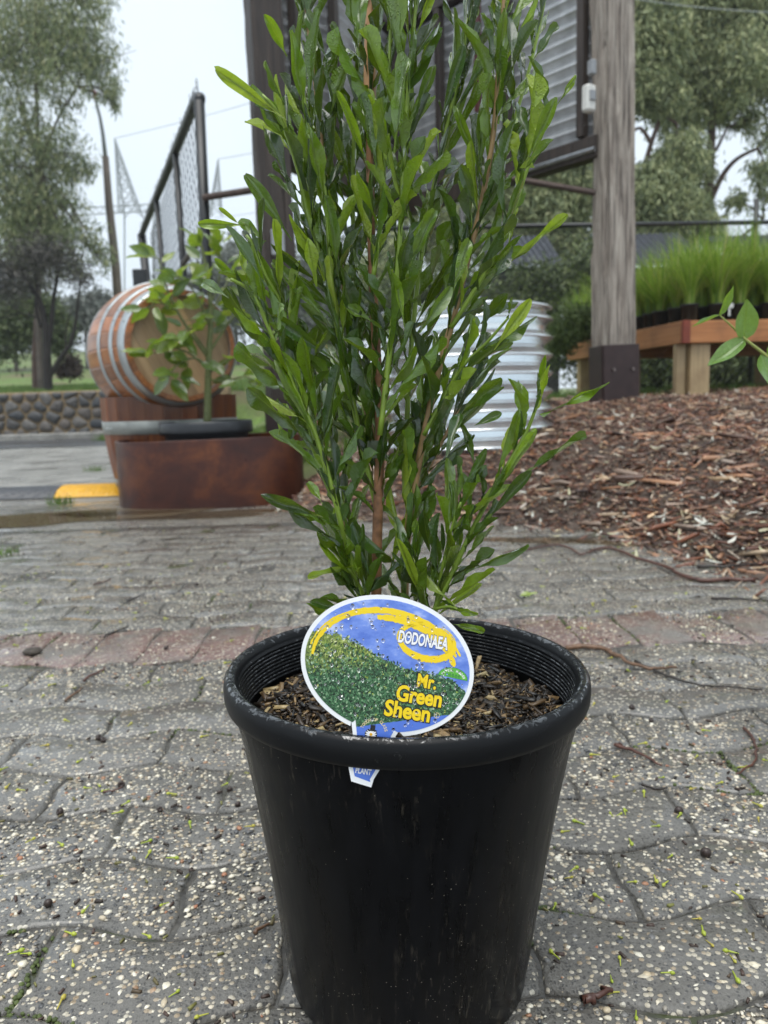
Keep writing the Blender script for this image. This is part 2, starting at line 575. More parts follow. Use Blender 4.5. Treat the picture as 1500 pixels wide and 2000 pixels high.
def paver_mesh(name, L, W, phase, mat, seed):
    rr = random.Random(seed)
    n = 9
    g = GAP / 2
    us = np.linspace(g, L - g, n)
    lo = [(u, float(wave(u + phase)) + g) for u in us]
    hi = [(u, W + float(wave(u + phase)) - g) for u in us[::-1]]
    side = [(W * .33, .0035), (W * .66, -.0030)]
    wl, wr = float(wave(g + phase)), float(wave(L - g + phase))
    lo = lo + [(L - g + o, y_ + wr * (1 - 0 * y_)) for y_, o in side]
    hi = hi + [(g + o, y_ + wl) for y_, o in side[::-1]]
    ring = lo + hi
    ring = [(x + rr.uniform(-.0013, .0013), y + rr.uniform(-.0013, .0013)) for x, y in ring]
    cxm = L / 2; cym = W / 2 + float(np.mean(wave(us + phase)))
    def inset(k):
        out = []
        m = len(ring)
        for i in range(m):
            a, bb = Vector(ring[i - 1]), Vector(ring[(i + 1) % m])
            t = (bb - a).normalized(); nrm = Vector((-t.y, t.x))
            out.append((ring[i][0] + nrm.x * k, ring[i][1] + nrm.y * k))
        return out
    b = MB()
    r1 = inset(0.0); r2 = inset(0.002); r3 = inset(0.006)
    m = len(ring)
    vs = [(x, y, -0.014) for x, y in r1] + [(x, y, -0.0055) for x, y in r1] + [(x, y, -0.0018) for x, y in r2] + [(x, y, 0) for x, y in r3]
    fs = []
    for k in range(3):
        for i in range(m):
            fs.append((k * m + i, k * m + (i + 1) % m, (k + 1) * m + (i + 1) % m, (k + 1) * m + i))
    fs.append(tuple(range(3 * m, 4 * m)))
    return b.add(vs, fs).mesh(name, mat, True)

# the rows: (v0, depth, unit length, mesh pair)
rows = []
v = PY0
while v > 0.30:
    v -= PW
    rows.append((v, PW, PL, 0))
rows.append((PY0, PL, PW, 1))
v = PY0 + PL
while v < 3.2:
    rows.append((v, PW, PL, 0)); v += PW
PM = {}
for kd, (L, W, mt) in enumerate(((PL, PW, m_paver), (PW, PL, m_paver_red))):
    for ph in (0, 1):
        PM[kd, ph] = [paver_mesh('paver', L, W, ph * PL / 2, mt, kd * 10 + ph * 3 + s) for s in range(2)]

b = MB()
pts = [(-2.6, 0.1), (2.2, 0.1), (2.2, 3.36), (-2.6, 3.36)]
nxs, nys = 40, 30
vs = []; fs = []
for j in range(nys + 1):
    for i in range(nxs + 1):
        vs.append((-2.6 + 4.8 * i / nxs, 0.1 + 3.26 * j / nys, -0.0052 + 0.0036 * min(1, max(0, (0.1 + 3.26 * j / nys - 1.4) / 1.0)) + 0.0014 * math.sin(i * 1.7 + j) * math.sin(j * 2.3 + i * .6)))
for j in range(nys):
    for i in range(nxs):
        q = j * (nxs + 1) + i
        fs.append((q, q + 1, q + nxs + 2, q + nxs + 1))
b.add(vs, fs)
pavement = kind(b.build('pavement', m_joint, loc=(0, 0, 0)), 'structure')

PAVERS = []      # (row index, cell) kept, for the far remainder
near, far = [], []
for ri, (v0, W, L, kd) in enumerate(rows):
    odd = ri % 2
    off = (L / 2 if odd else 0)
    k0 = int(-2.6 / L) - 1
    for k in range(k0, -k0 + 1):
        u = k * L + off
        x, y = to_world(u + L / 2, v0 + W / 2)
        e = float(edge_dist(np.array([x]), np.array([y]))[0])
        dpt = y * math.cos(PITCH) + CAM_H * math.sin(PITCH)
        inview = abs(x) < 0.53 * dpt + 0.20
        if e > 0.12 or not inview and abs(x) > 0.53 * dpt + 0.7 or y < 0.42: continue
        ph = int(round((u / PL) * 2)) % 2
        (near if inview else far).append((y, u, v0, kd, ph))
near.sort(key=lambda t: t[0])
far = near[292:] + far
near = near[:292]
def paver_matrix(u, v0, kd, ph):
    x, y = to_world(u, v0)
    return (Matrix.Translation((x, y, random.uniform(-.0016, .0016))) @ Matrix.Rotation(ROT, 4, 'Z')
            @ Matrix.Rotation(random.uniform(-.008, .008), 4, 'X') @ Matrix.Rotation(random.uniform(-.006, .006), 4, 'Y'))
for (y, u, v0, kd, ph) in near:
    link('paver', random.choice(PM[kd, ph]), pavement, paver_matrix(u, v0, kd, ph))
for kd, mt in ((0, m_paver), (1, m_paver_red)):
    b = MB()
    for (y, u, v0, kk, ph) in far:
        if kk != kd: continue
        me = PM[kd, ph][0]; Mx = paver_matrix(u, v0, kd, ph)
        b.add([Mx @ q.co for q in me.vertices], [tuple(pl.vertices) for pl in me.polygons])
    if b.v:
        kind(b.build('paver', mt, pavement, True), 'stuff')

def on_paver(x, y, margin=0.007):
    """mask of points that lie on a paver top, away from the joints"""
    u, v = to_uv(x, y)
    w = wave(u)
    ok = np.zeros(x.shape, bool)
    for ri, (v0, W, L, kd) in enumerate(rows):
        off = L / 2 if ri % 2 else 0
        q = (u - off) % L
        ok |= (v - w > v0 + margin) & (v - w < v0 + W - margin) & (q > margin) & (q < L - margin)
    return ok

# ------------------------------------------------------------------ pebbles set in the pavers (real pieces, past counting)
PHI = (1 + 5 ** .5) / 2
ICO_V = np.array([(-1, PHI, 0), (1, PHI, 0), (-1, -PHI, 0), (1, -PHI, 0), (0, -1, PHI), (0, 1, PHI), (0, -1, -PHI), (0, 1, -PHI), (PHI, 0, -1), (PHI, 0, 1), (-PHI, 0, -1), (-PHI, 0, 1)]) / math.hypot(1, PHI)
ICO_F = np.array([(0, 11, 5), (0, 5, 1), (0, 1, 7), (0, 7, 10), (0, 10, 11), (1, 5, 9), (5, 11, 4), (11, 10, 2), (10, 7, 6), (7, 1, 8), (3, 9, 4), (3, 4, 2), (3, 2, 6), (3, 6, 8), (3, 8, 9), (4, 9, 5), (2, 4, 11), (6, 2, 10), (8, 6, 7), (9, 8, 1)])

def scatter_blobs(name, pos, sx, sy, sz, yaw, mat, parent=None, rnd=0.18, smooth=True):
    n = len(pos)
    v = ICO_V[None] * (1 + RNG.uniform(-rnd, rnd, (n, 12, 1)))
    v = v * np.stack([sx, sy, sz], 1)[:, None, :]
    c, s = np.cos(yaw)[:, None], np.sin(yaw)[:, None]
    x = v[..., 0] * c - v[..., 1] * s; y = v[..., 0] * s + v[..., 1] * c
    v = np.stack([x, y, v[..., 2]], -1) + pos[:, None, :]
    if parent is not None: v = v - np.array(worg(parent))
    f = (ICO_F[None] + (np.arange(n) * 12)[:, None, None]).reshape(-1, 3)
    o = link(name, np_mesh(name, v.reshape(-1, 3), f, mat, smooth))
    if parent is not None: o.parent = parent
    return kind(o, 'stuff')

def inview_xy(n, y0, y1, pad=0.05, power=1.0):
    y = y0 + (y1 - y0) * RNG.random(n) ** power
    half = 0.515 * (y * math.cos(PITCH) + CAM_H * math.sin(PITCH)) + pad
    x = (RNG.random(n) * 2 - 1) * half
    return x, y

POT_X, POT_Y = 0.0085, 0.646
x, y = inview_xy(76000, 0.46, 2.5, 0.05, 1.15)
keep = on_paver(x, y) & (np.hypot(x - POT_X, y - POT_Y) > 0.112) & (edge_dist(x, y) < -0.02)
# patchy wear: more stones showing in some places than in others
patch = 0.5 + 0.5 * np.sin(x * 9 + 3 * np.sin(y * 7)) * np.sin(y * 11 + 2 * np.sin(x * 6))
keep &= RNG.random(len(x)) < (0.30 + 0.55 * patch)
x, y = x[keep], y[keep]
r = np.clip(np.exp(RNG.normal(math.log(0.00175), 0.44, len(x))), 0.0008, 0.0058)
el = RNG.uniform(0.62, 1.0, len(x))
pos = np.stack([x, y, RNG.uniform(-0.0009, 0.0002, len(x)) - 0.12 * r], 1)
scatter_blobs('pebble', pos, r * 1.15, r * el, r * 0.48, RNG.uniform(0, 6.28, len(x)), m_pebble, pavement, 0.30, False)

# moss in some joints
x, y = inview_xy(60000, 0.46, 2.0)
mo = np.sin(x * 7.3 + 1.1) * np.sin(y * 9.1 + 0.4 + x * 3)
keep = (~on_paver(x, y, 0.004)) & (mo > 0.5)
x, y = x[keep], y[keep]
r = RNG.uniform(0.0012, 0.0034, len(x))
scatter_blobs('moss', np.stack([x, y, np.full(len(x), -0.0030)], 1), r, r, r * 0.9, RNG.uniform(0, 6.28, len(x)), m_moss)

# ------------------------------------------------------------------ puddles
def puddle(name, cx, cy, rx, ry, seed, label_z=0.003, rot=0.0, mat=None):
    rr = random.Random(seed)
    ph = [rr.uniform(0, 6.28) for _ in range(6)]
    vs = [(cx, cy, label_z)]
    n = 64
    for k in range(n):
        a = 2 * math.pi * k / n
        q = 1 + sum(0.20 / (j * .5 + .6) * math.sin((j + 2) * a + ph[j]) for j in range(5))
        dx, dy = rx * q * math.cos(a), ry * q * math.sin(a)
        vs.append((cx + dx * math.cos(rot) - dy * math.sin(rot), cy + dx * math.sin(rot) + dy * math.cos(rot), label_z))
    b = MB().add(vs, [(0, 1 + k, 1 + (k + 1) % n) for k in range(n)])
    return kind(b.build(name, mat or m_water), 'structure')
P1 = hit(60, 1016)
puddle('puddle', P1.x - 0.3, P1.y, 0.95, 0.27, 1, 0.0035)
P1b = hit(215, 1005)
puddle('puddle', P1b.x, P1b.y, 0.24, 0.11, 4, 0.0038, 0, m_waterclear)
P2 = hit(420, 1005)
puddle('puddle', P2.x, P2.y, 0.52, 0.11, 2, 0.003, 0.05, m_waterclear)
P3 = hit(1085, 1058)
puddle('puddle', P3.x, P3.y, 0.22, 0.075, 3, 0.003, -0.35, m_waterclear)

# ------------------------------------------------------------------ mulch chips, litter
def scatter_boxes(name, pos, L, W, T, yaw, tilt, mat, roll=None):
    n = len(pos)
    base = np.array([(-1, -1, -1), (1, -.6, -1), (1, .6, -1), (-1, 1, -1), (-.9, -.8, 1), (.8, -.7, 1), (.9, .5, 1), (-1, .8, 1)]) * 0.5
    v = base[None] * np.stack([L, W, T], 1)[:, None, :] * (1 + RNG.uniform(-.25, .25, (n, 8, 3)))
    if roll is not None:
        cr, sr = np.cos(roll)[:, None], np.sin(roll)[:, None]
        v = np.stack([v[..., 0], v[..., 1] * cr - v[..., 2] * sr, v[..., 1] * sr + v[..., 2] * cr], -1)
    ct, st = np.cos(tilt)[:, None], np.sin(tilt)[:, None]
    v = np.stack([v[..., 0] * ct - v[..., 2] * st, v[..., 1], v[..., 0] * st + v[..., 2] * ct], -1)
    c, s = np.cos(yaw)[:, None], np.sin(yaw)[:, None]
    v = np.stack([v[..., 0] * c - v[..., 1] * s, v[..., 0] * s + v[..., 1] * c, v[..., 2]], -1) + pos[:, None, :]
    fq = np.array([(0, 3, 2, 1), (4, 5, 6, 7), (0, 1, 5, 4), (1, 2, 6, 5), (2, 3, 7, 6), (3, 0, 4, 7)])
    f = (fq[None] + (np.arange(n) * 8)[:, None, None]).reshape(-1, 4)
    return np_mesh(name, v.reshape(-1, 3), f, mat)

def leaf_bits(name, pos, L, W, yaw, tilt, curl, mat):
    n = len(pos)
    ts = np.array([0, .3, .65, 1.0]); ws = np.array([.15, 1, .8, .05])
    v = np.zeros((n, 8, 3))
    for i in range(4):
        xx = (ts[i] - .5) * L; zz = curl * (ts[i] - .5) ** 2 * 4 * L * .25
        for j, sgn in enumerate((-1, 1)):
            v[:, i * 2 + j, 0] = xx; v[:, i * 2 + j, 1] = sgn * W * .5 * ws[i]; v[:, i * 2 + j, 2] = zz + sgn * 0.15 * W
    ct, st = np.cos(tilt)[:, None], np.sin(tilt)[:, None]
    v = np.stack([v[..., 0] * ct - v[..., 2] * st, v[..., 1], v[..., 0] * st + v[..., 2] * ct], -1)
    c, s = np.cos(yaw)[:, None], np.sin(yaw)[:, None]
    v = np.stack([v[..., 0] * c - v[..., 1] * s, v[..., 0] * s + v[..., 1] * c, v[..., 2]], -1) + pos[:, None, :]
    fq = np.array([(0, 2, 3, 1), (2, 4, 5, 3), (4, 6, 7, 5)])
    f = (fq[None] + (np.arange(n) * 8)[:, None, None]).reshape(-1, 4)
    return np_mesh(name, v.reshape(-1, 3), f, mat)

x, y = inview_xy(76000, 1.7, 6.6, 0.25, 0.85)
e = edge_dist(x, y)
keep = (e > 0.0) | ((e > -0.16) & (RNG.random(len(x)) < np.exp(e / 0.045) * 0.7))
keep &= ~((x < -0.35) & (y > 4.5))
x, y, e = x[keep], y[keep], e[keep]
n = len(x)
big = RNG.random(n) < 0.22
L = np.where(big, RNG.uniform(0.03, 0.085, n), RNG.uniform(0.008, 0.03, n)) 
W = np.where(big, RNG.uniform(0.005, 0.015, n), RNG.uniform(0.0025, 0.008, n))
z = ground_z(x, y) + RNG.uniform(0.0, 0.02, n) * np.clip(e * 6, 0.1, 1)
kind(link('mulch', scatter_boxes('mulch', np.stack([x, y, z], 1), L, W, W * RNG.uniform(.25, .6, n), RNG.uniform(0, 6.28, n), RNG.normal(0, .28, n), m_chip, RNG.normal(0, .5, n))), 'stuff')
x, y = inview_xy(9000, 1.7, 5.5, 0.25, 1.0)
e = edge_dist(x, y)
pr = np.where(e > 0, 0.10 + 0.7 * np.exp(-((e - 0.12) / 0.16) ** 2) * (x > 0.6), np.exp(e / 0.05) * 0.45)
keep = (RNG.random(len(x)) < pr) & (e > -0.2) & ~((x < -0.35) & (y > 4.5))
x, y = x[keep], y[keep]; n = len(x)
z = ground_z(x, y) + RNG.uniform(0.004, 0.026, n) * np.clip(edge_dist(x, y) * 6 + .3, 0.15, 1)
kind(link('leaf_litter', leaf_bits('leaf_litter', np.stack([x, y, z], 1), RNG.uniform(.03, .075, n), RNG.uniform(.006, .016, n), RNG.uniform(0, 6.28, n), RNG.normal(0, .25, n), RNG.uniform(-.8, 1.2, n), m_litter)), 'stuff')
x, y = inview_xy(900, 1.9, 6.0, 0.25, 1.0)
keep = (edge_dist(x, y) > 0.02) & ~((x < -0.35) & (y > 4.5)); x, y = x[keep], y[keep]; n = len(x)
L = RNG.uniform(.06, .19, n)
kind(link('mulch', scatter_boxes('mulch', np.stack([x, y, ground_z(x, y) + .014], 1), L, L * RNG.uniform(.06, .22, n), L * .07, RNG.uniform(0, 6.28, n), RNG.normal(0, .14, n), m_chip, RNG.normal(0, .3, n))), 'stuff')
# crumbs of bark washed over the paving
x, y = inview_xy(3400, 0.46, 3.5, .05, .8)
keep = (np.hypot(x - POT_X, y - POT_Y) > 0.125) & (edge_dist(x, y) < 0)
x, y = x[keep], y[keep]; n = len(x)
L = RNG.uniform(.002, .009, n)
kind(link('bark_litter', scatter_boxes('bark_litter', np.stack([x, y, np.full(n, .001)], 1), L, L * .4, L * .3, RNG.uniform(0, 6.28, n), RNG.normal(0, .1, n), island_mat('bark_crumb', [(0, (.02, .015, .01)), (.7, (.07, .04, .03)), (1, (.2, .2, .05))], .5))), 'stuff')

# ------------------------------------------------------------------ timber posts and the iron-clad frame
M = Mat('weathered_timber', 0.7, 0.4)
p = M.obj()
pv = M.map(p, (24, 24, 2.0))
g = M.noise(pv, 1.6, 6, 0.65, 0.4)
g2 = M.noise(M.map(p, (90, 90, 2.0)), 1.0, 4, 0.6)
c = M.ramp(g, [(0.30, (0.055, 0.044, 0.037)), (0.43, (0.24, 0.20, 0.165)), (0.58, (0.37, 0.325, 0.275)), (0.76, (0.50, 0.45, 0.385))])
c = M.mix(M.ramp(g2, [(0.36, 0.75), (0.50, 0.0)]), c, (0.05, 0.04, 0.034))
knot = M.noise(M.map(p, (7, 7, 1.6)), 1.0, 3)
c = M.mix(M.ramp(knot, [(0.58, 0.0), (0.72, 0.6)]), c, (0.13, 0.10, 0.08))
M.set('Base Color', c)
M.bump(M.math('ADD', g, M.math('MULTIPLY', g2, 0.5)), 0.8, 0.012)
m_post = M.m
M = Mat('dark_wet_timber', 0.5, 0.4)
p = M.obj()
g = M.noise(M.map(p, (26, 26, 1.1)), 1.6, 6, 0.65, 0.4)
M.set('Base Color', M.ramp(g, [(0.28, (0.012, 0.009, 0.008)), (0.6, (0.048, 0.034, 0.026)), (0.8, (0.09, 0.066, 0.052))]))
M.bump(g, 0.8, 0.012)
m_post_dark = M.m
m_shoe = simple('brown_painted_steel', (0.036, 0.020, 0.019), 0.45, 0.2, var=0.25, nscale=14, bump=0.1)
m_bolt = simple('dull_bolt', (0.16, 0.13, 0.12), 0.4, 0.8)

def post(px_base, py_base, Yb, px_top, py_top, w, mat, label, shoe_h, seed):
    """square old timber post standing in a steel shoe; base traced where it meets the ground"""
    bx = at(px_base, py_base, Yb)
    base = Vector((bx.x, Yb, gz(bx.x, Yb) - 0.05))
    tp = at(px_top, py_top, Yb)
    ax = (Vector((tp.x, Yb, tp.z)) - Vector((bx.x, Yb, bx.z))).normalized()
    top = base + ax * (3.3)
    e = empty('timber_post', base, label, 'post', 'timber posts of the open shelter')
    rr = random.Random(seed)
    b = MB()
    n = 28; rings = 40
    groove = {k: rr.uniform(.88, .95) for k in (2, 5, 9, 13, 16, 20, 24, 26)}
    vs = []
    x0 = ax.cross(Vector((0, 1, 0))).normalized(); y0 = x0.cross(ax) * -1
    tw = 0.35
    for i in range(rings + 1):
        t = i / rings
        c = base.lerp(top, t)
        ww = w * (0.5 - 0.03 * t) * (1 + rr.uniform(-.015, .015))
        for k in range(n):
            a = 2 * math.pi * (k + .5) / n + tw
            sq = 1 / max(abs(math.cos(a - tw)), abs(math.sin(a - tw))) ** .86
            q = ww * sq * (1 + rr.uniform(-.012, .012)) * ((groove[k] + .06 * math.sin(i * .5 + k * 2.1)) if k in groove and math.sin(i * .23 + k * 1.7) > -.35 else 1)
            vs.append(c + x0 * (q * math.cos(a)) + y0 * (q * math.sin(a)))
    fs = [(i * n + k, i * n + (k + 1) % n, (i + 1) * n + (k + 1) % n, (i + 1) * n + k) for i in range(rings) for k in range(n)]
    fs.append(tuple(range(rings * n, rings * n + n)))
    b.add(vs, fs).build('shaft', mat, e, False)
    b = MB()
    rot = Matrix.Rotation(0.12, 3, 'Z') @ Matrix.Rotation(math.asin(ax.x), 3, 'Y')
    hw = w + 0.03
    sc = base + ax * (shoe_h / 2 + 0.02)
    for sx, sy, wx, wy in ((0, -1, hw, .012), (0, 1, hw, .012), (1, 0, .012, hw - .026), (-1, 0, .012, hw - .026)):
        b.bbox(sc + rot @ Vector((sx * hw / 2, sy * hw / 2, 0)), (wx, wy, shoe_h), .003, rot)
    sh = b.build('steel_shoe', m_shoe, e)
    for sx in (-.055, .075):
        b = MB()
        b.tube([sc + rot @ Vector((sx, -hw / 2 - .004, .04)), sc + rot @ Vector((sx, -hw / 2 - .02, .04))], .011, 8)
        b.build('bolt', m_bolt, sh)
    return base, ax

YP = 5.2
RB, RAX = post(1199, 785, YP, 1195, 0, 0.212, m_post, 'weathered grey timber post in a brown steel shoe beside the plant bench', 0.40, 3)
LB, LAX = post(557, 800, YP, 513, 0, 0.22, m_post_dark, 'dark wet timber post behind the left side of the tall green shrub', 0.42, 5)

# corrugated iron walls meeting in the far corner
M = Mat('weathered_corrugated_iron', 0.42, 0.5, 0.75)
p = M.obj()
n1 = M.noise(M.map(p, (6, 6, 1.5)), 1.3, 5)
M.set('Base Color', M.ramp(n1, [(0.3, (0.42, 0.425, 0.43)), (0.7, (0.74, 0.75, 0.76))]))
M.set('Roughness', M.ramp(M.noise(p, 9, 4), [(0.3, 0.32), (0.7, 0.55)]))
m_iron = M.m
m_redsteel = simple('red_oxide_steel', (0.07, 0.016, 0.014), 0.45, 0.1, var=0.3)
m_pipe = simple('rusty_pipe', (0.06, 0.04, 0.032), 0.45, 0.4, var=0.4)
m_greysteel = simple('wet_grey_steel', (0.28, 0.29, 0.30), 0.25, 0.7)

def iron_wall(A, B, z0, z1, label, inward, npitch=0.082):
    """horizontal-rib corrugated sheets on dark timber framing, from A to B (ground plan)"""
    A = Vector((A[0], A[1], 0)); B = Vector((B[0], B[1], 0))
    d = (B - A); L = d.length; d.normalize()
    nrm = Vector((inward[0], inward[1], 0)); nrm = (nrm - d * nrm.dot(d)).normalized()
    e = empty('corrugated_iron_wall', (A.x, A.y, z0), label, 'iron wall', 'corrugated iron walls of the shelter')
    nsheet = 2
    for s in range(nsheet):
        a, c = s * L / nsheet, (s + 1) * L / nsheet + (0.03 if s == 0 else 0)
        b = MB(); vs = []
        m = int((z1 - z0) / npitch * 10)
        for i in range(m + 1):
            z = z0 + (z1 - z0) * i / m
            off = 0.020 * (math.cos(2 * math.pi * (z - z0) / npitch) + math.cos(6 * math.pi * (z - z0) / npitch) / 9) + s * 0.002
            for q in (a, c):
                P = A + d * q + nrm * off
                vs.append((P.x, P.y, z))
        fs = [(2 * i, 2 * i + 1, 2 * i + 3, 2 * i + 2) for i in range(m)]
        k = len(vs)
        vs2 = [(x - nrm.x * .0012, y - nrm.y * .0012, z) for x, y, z in vs]
        b.add(vs + vs2, fs + [tuple(k + j for j in f[::-1]) for f in fs])
        b.build('iron_sheet', m_iron, e, True)
    rot = Matrix.Rotation(math.atan2(d.y, d.x), 3, 'Z')
    for t in (0.06, 0.36, 0.68, 0.95):
        P = A + d * (L * t) + nrm * 0.055
        MB().bbox((P.x, P.y, (z0 + z1) / 2), (0.055, 0.065, z1 - z0 - .01), .004, rot).build('stud', m_post_dark, e)
    P = A + d * (L / 2) + nrm * 0.03
    MB().bbox((P.x, P.y, z0 - 0.075), (L, 0.10, 0.14), .006, rot).build('bottom_beam', m_post_dark, e)
    MB().bbox((P.x, P.y, z1 + 0.055), (L, 0.10, 0.11), .006, rot).build('top_beam', m_post_dark, e)
    return e, d, nrm, rot

ra = at(1172, 262, YP); zb = ra.z
far_c = at(790, 372, 6.75)
rA = Vector((RB.x + RAX.x * 1.8 - .05, YP + .02)); lA = Vector((LB.x + LAX.x * 1.8 + .08, YP + .02))
CX, CY = 0.20, 6.75
ztop = at(790, 62, 6.6).z
iron_r, dr, nr, rotr = iron_wall(rA, (CX - .06, CY + .06), zb, ztop, 'corrugated iron wall running from the grey post back to the far corner', (-1, -1))
iron_l, dl, nl, rotl = iron_wall(lA, (CX + .0, CY), zb, ztop, 'corrugated iron wall running from the dark post back to the far corner', (1, -1))
# steel angle along the right wall's foot, and the red steel upright
P0 = Vector((rA.x, rA.y, zb - .1)) + nr * .095; P1_ = P0 + dr * 0.95
b = MB(); b.tube([P0, P1_], .017, 8); b.build('foot_angle', m_greysteel, iron_r)
q = Vector((rA.x, rA.y, 0)) + dr * 0.98 + nr * 0.105
MB().bbox((q.x, q.y, (zb + ztop) / 2 + .25), (.05, .035, ztop - zb - .3), .004, rotr).build('red_upright', m_redsteel, iron_r)

# electrical boxes on the right iron wall by the post
m_white = simple('white_plastic', (0.62, 0.61, 0.57), 0.4, var=0.06)
m_greyplast = simple('grey_plastic', (0.25, 0.26, 0.27), 0.4, var=0.06)
q = at(1150, 193, 5.0)
e = empty('power_outlet', q, 'white weatherproof power outlet beside the grey post under the iron roofline', 'outlet')
rb = Matrix.Rotation(0.5, 3, 'Z')
MB().bbox(q, (.075, .06, .155), .012, rb).build('box', m_white, e)
MB().bbox(q + rb @ Vector((-.002, -.036, .01)), (.045, .012, .06), .004, rb).build('socket_cover', m_greyplast, e)
q = at(1156, 132, 5.0)
tag(MB().bbox(q, (.04, .045, .085), .006, rb).build('junction_box', m_greyplast, loc=q), 'small grey junction box above the white power outlet', 'junction box')

# pipe braces between the posts
def pipe(p0, p1, r, mat, label, name='pipe_brace'):
    o = MB().tube([p0, p1], r, 10).build(name, mat, loc=p0)
    return tag(o, label, 'pipe')
pipe(at(1178, 379, 5.2), at(985, 346, 5.5), .021, m_pipe, 'rusty pipe brace sloping down to the grey timber post')
pipe(at(398, 386, 5.35), at(508, 369, 5.2), .022, m_pipe, 'rusty pipe between the black gate post and the dark timber post')
q = at(543, 473, 5.05)
tag(MB().bbox(q, (.085, .02, .16), .006).build('post_plate', m_greyplast, loc=q), 'small grey plate fixed to the dark timber post', 'plate')

# ------------------------------------------------------------------ corrugated tank planter
M = Mat('galvanised_steel', 0.22, 0.5, 0.92)
p = M.obj()
M.set('Base Color', M.ramp(M.noise(M.map(p, (4, 4, 9)), 1.5, 5), [(0.3, (0.78, 0.82, 0.84)), (0.7, (0.88, 0.92, 0.94))]))
M.set('Roughness', M.ramp(M.noise(p, 14, 4), [(0.3, 0.20), (0.7, 0.26)]))
m_galv = M.m
TY = 4.35
tl, tr_, tb = at(752, 745, TY), at(1070, 745, TY), at(912, 868, TY - .44)
tcx = (tl.x + tr_.x) / 2; tR = (tr_.x - tl.x) / 2 * .985
tz0 = gz(tcx, TY - tR) - 0.01; tz1 = at(1000, 612, TY).z
e = empty('corrugated_tank', (tcx, TY, tz0), 'round galvanised corrugated tank planter standing on the mulch behind the shrub', 'tank')
prof = []
nr_ = 8; m_ = nr_ * 20
for i in range(m_ + 1):
    t = i / m_
    a_ = 2 * math.pi * nr_ * t - 1.2
    prof.append((tR + 0.024 * (math.sin(a_) - math.sin(3 * a_) / 9 + math.sin(5 * a_) / 50), (tz1 - tz0) * t))
prof += [(tR + .022, tz1 - tz0 + .006), (tR + .016, tz1 - tz0 + .018), (tR - .005, tz1 - tz0 + .014), (tR - .015, tz1 - tz0 - .005), (tR - .016, tz1 - tz0 - .12)]
MB().lathe(prof, 72, (tcx, TY, tz0)).build('wall', m_galv, e, True)
b = MB(); b.lathe([(tR - .017, tz1 - tz0 - .1), (tR * .5, tz1 - tz0 - .07), (0.001, tz1 - tz0 - .06)], 40, (tcx, TY, tz0)); b.build('soil', m_soil, e, True)

# ------------------------------------------------------------------ corten ring planter, half barrel, barrel
M = Mat('rusted_steel', 0.38, 0.5, 0.25)
p = M.obj()
n1 = M.noise(M.map(p, (2.6, 2.6, 3.4)), 1.6, 7, 0.65, .4)
n2 = M.noise(M.map(p, (26, 26, 9)), 1.5, 6, 0.65)
c = M.ramp(n1, [(0.3, (0.022, 0.006, 0.005)), (0.50, (0.058, 0.014, 0.007)), (0.72, (0.16, 0.046, 0.011))])
c = M.mix(M.ramp(n2, [(0.45, 0.0), (0.7, 0.45)]), c, (0.055, 0.018, 0.012))
M.set('Base Color', c)
M.set('Roughness', M.ramp(n2, [(0.3, 0.26), (0.7, 0.5)]))
M.bump(n2, 0.15, 0.003)
m_corten = M.m
m_soilwet = simple('wet_potting_soil', (0.035, 0.025, 0.018), 0.6, var=0.5, nscale=60, bump=0.6, bdist=0.008)

ry = 4.27
pl, pr = at(234, 905, ry), at(592, 905, ry)
rcx = (pl.x + pr.x) / 2; rhw = (pr.x - pl.x) / 2
rh = 0.352
e = empty('steel_ring_planter', (rcx, ry, 0), 'low oval planter ring of rusted brown steel on the wet paving', 'planter')
def stadium(hw, hd, n=14):
    out = []
    for sx in (1, -1):
        for k in range(n + 1):
            a = -math.pi / 2 + math.pi * k / n if sx == 1 else math.pi / 2 + math.pi * k / n
            out.append((sx * (hw - hd) + hd * math.cos(a), hd * math.sin(a)))
    return out
b = MB()
S1, S2 = stadium(rhw, .37), stadium(rhw - .012, .358)
n = len(S1); vs = []
for S, zs in ((S1, (-.01, rh - .004)), ((S1, S2)[0], ()),):
    pass
lay = [(S1, -.012), (S1, rh - .004), ([(x * .998, y * .998) for x, y in S1], rh), ([(x * 1.002, y * 1.002) for x, y in S2], rh), (S2, rh - .004), (S2, .1)]
for S, z in lay:
    vs += [(rcx + x, ry + y, z + 0.010 * x) for x, y in S]
fs = [(k * n + i, k * n + (i + 1) % n, (k + 1) * n + (i + 1) % n, (k + 1) * n + i) for k in range(len(lay) - 1) for i in range(n)]
b.add(vs, fs).build('ring_wall', m_corten, e, True)
b = MB()
vs = [(rcx, ry, .24)] + [(rcx + x, ry + y, .21) for x, y in S2]
b.add(vs, [(0, 1 + k, 1 + (k + 1) % n) for k in range(n)]).build('soil', m_soilwet, e, True)

def wood(name, dark, mid, light, rough=0.32, axis='Y', grain=1.0):
    M = Mat(name, rough, 0.5)
    p = M.obj()
    sc = {'Y': (38, 1.6, 38), 'Z': (38, 38, 1.6), 'X': (1.6, 38, 38)}[axis]
    g = M.noise(M.map(p, sc), grain, 5, 0.6, 0.3)
    r = M.objrand()
    c = M.ramp(g, [(0.25, dark), (0.5, mid), (0.8, light)])
    t = M.ramp(r, [(0, (0.62, 0.58, 0.55)), (0.5, (1, 1, 1)), (1, (1.35, 1.2, 1.05))])
    c = M.mix(1.0, c, t, 'MULTIPLY')
    st = M.noise(p, 3.5, 5, 0.6)
    c = M.mix(M.ramp(st, [(0.5, 0.0), (0.75, 0.55)]), c, (0.10, 0.035, 0.015))
    M.set('Base Color', c)
    M.bump(g, 0.15, 0.002)
    return M.m
m_stave = wood('varnished_oak_stave', (0.16, 0.055, 0.018), (0.30, 0.115, 0.036), (0.42, 0.19, 0.065))
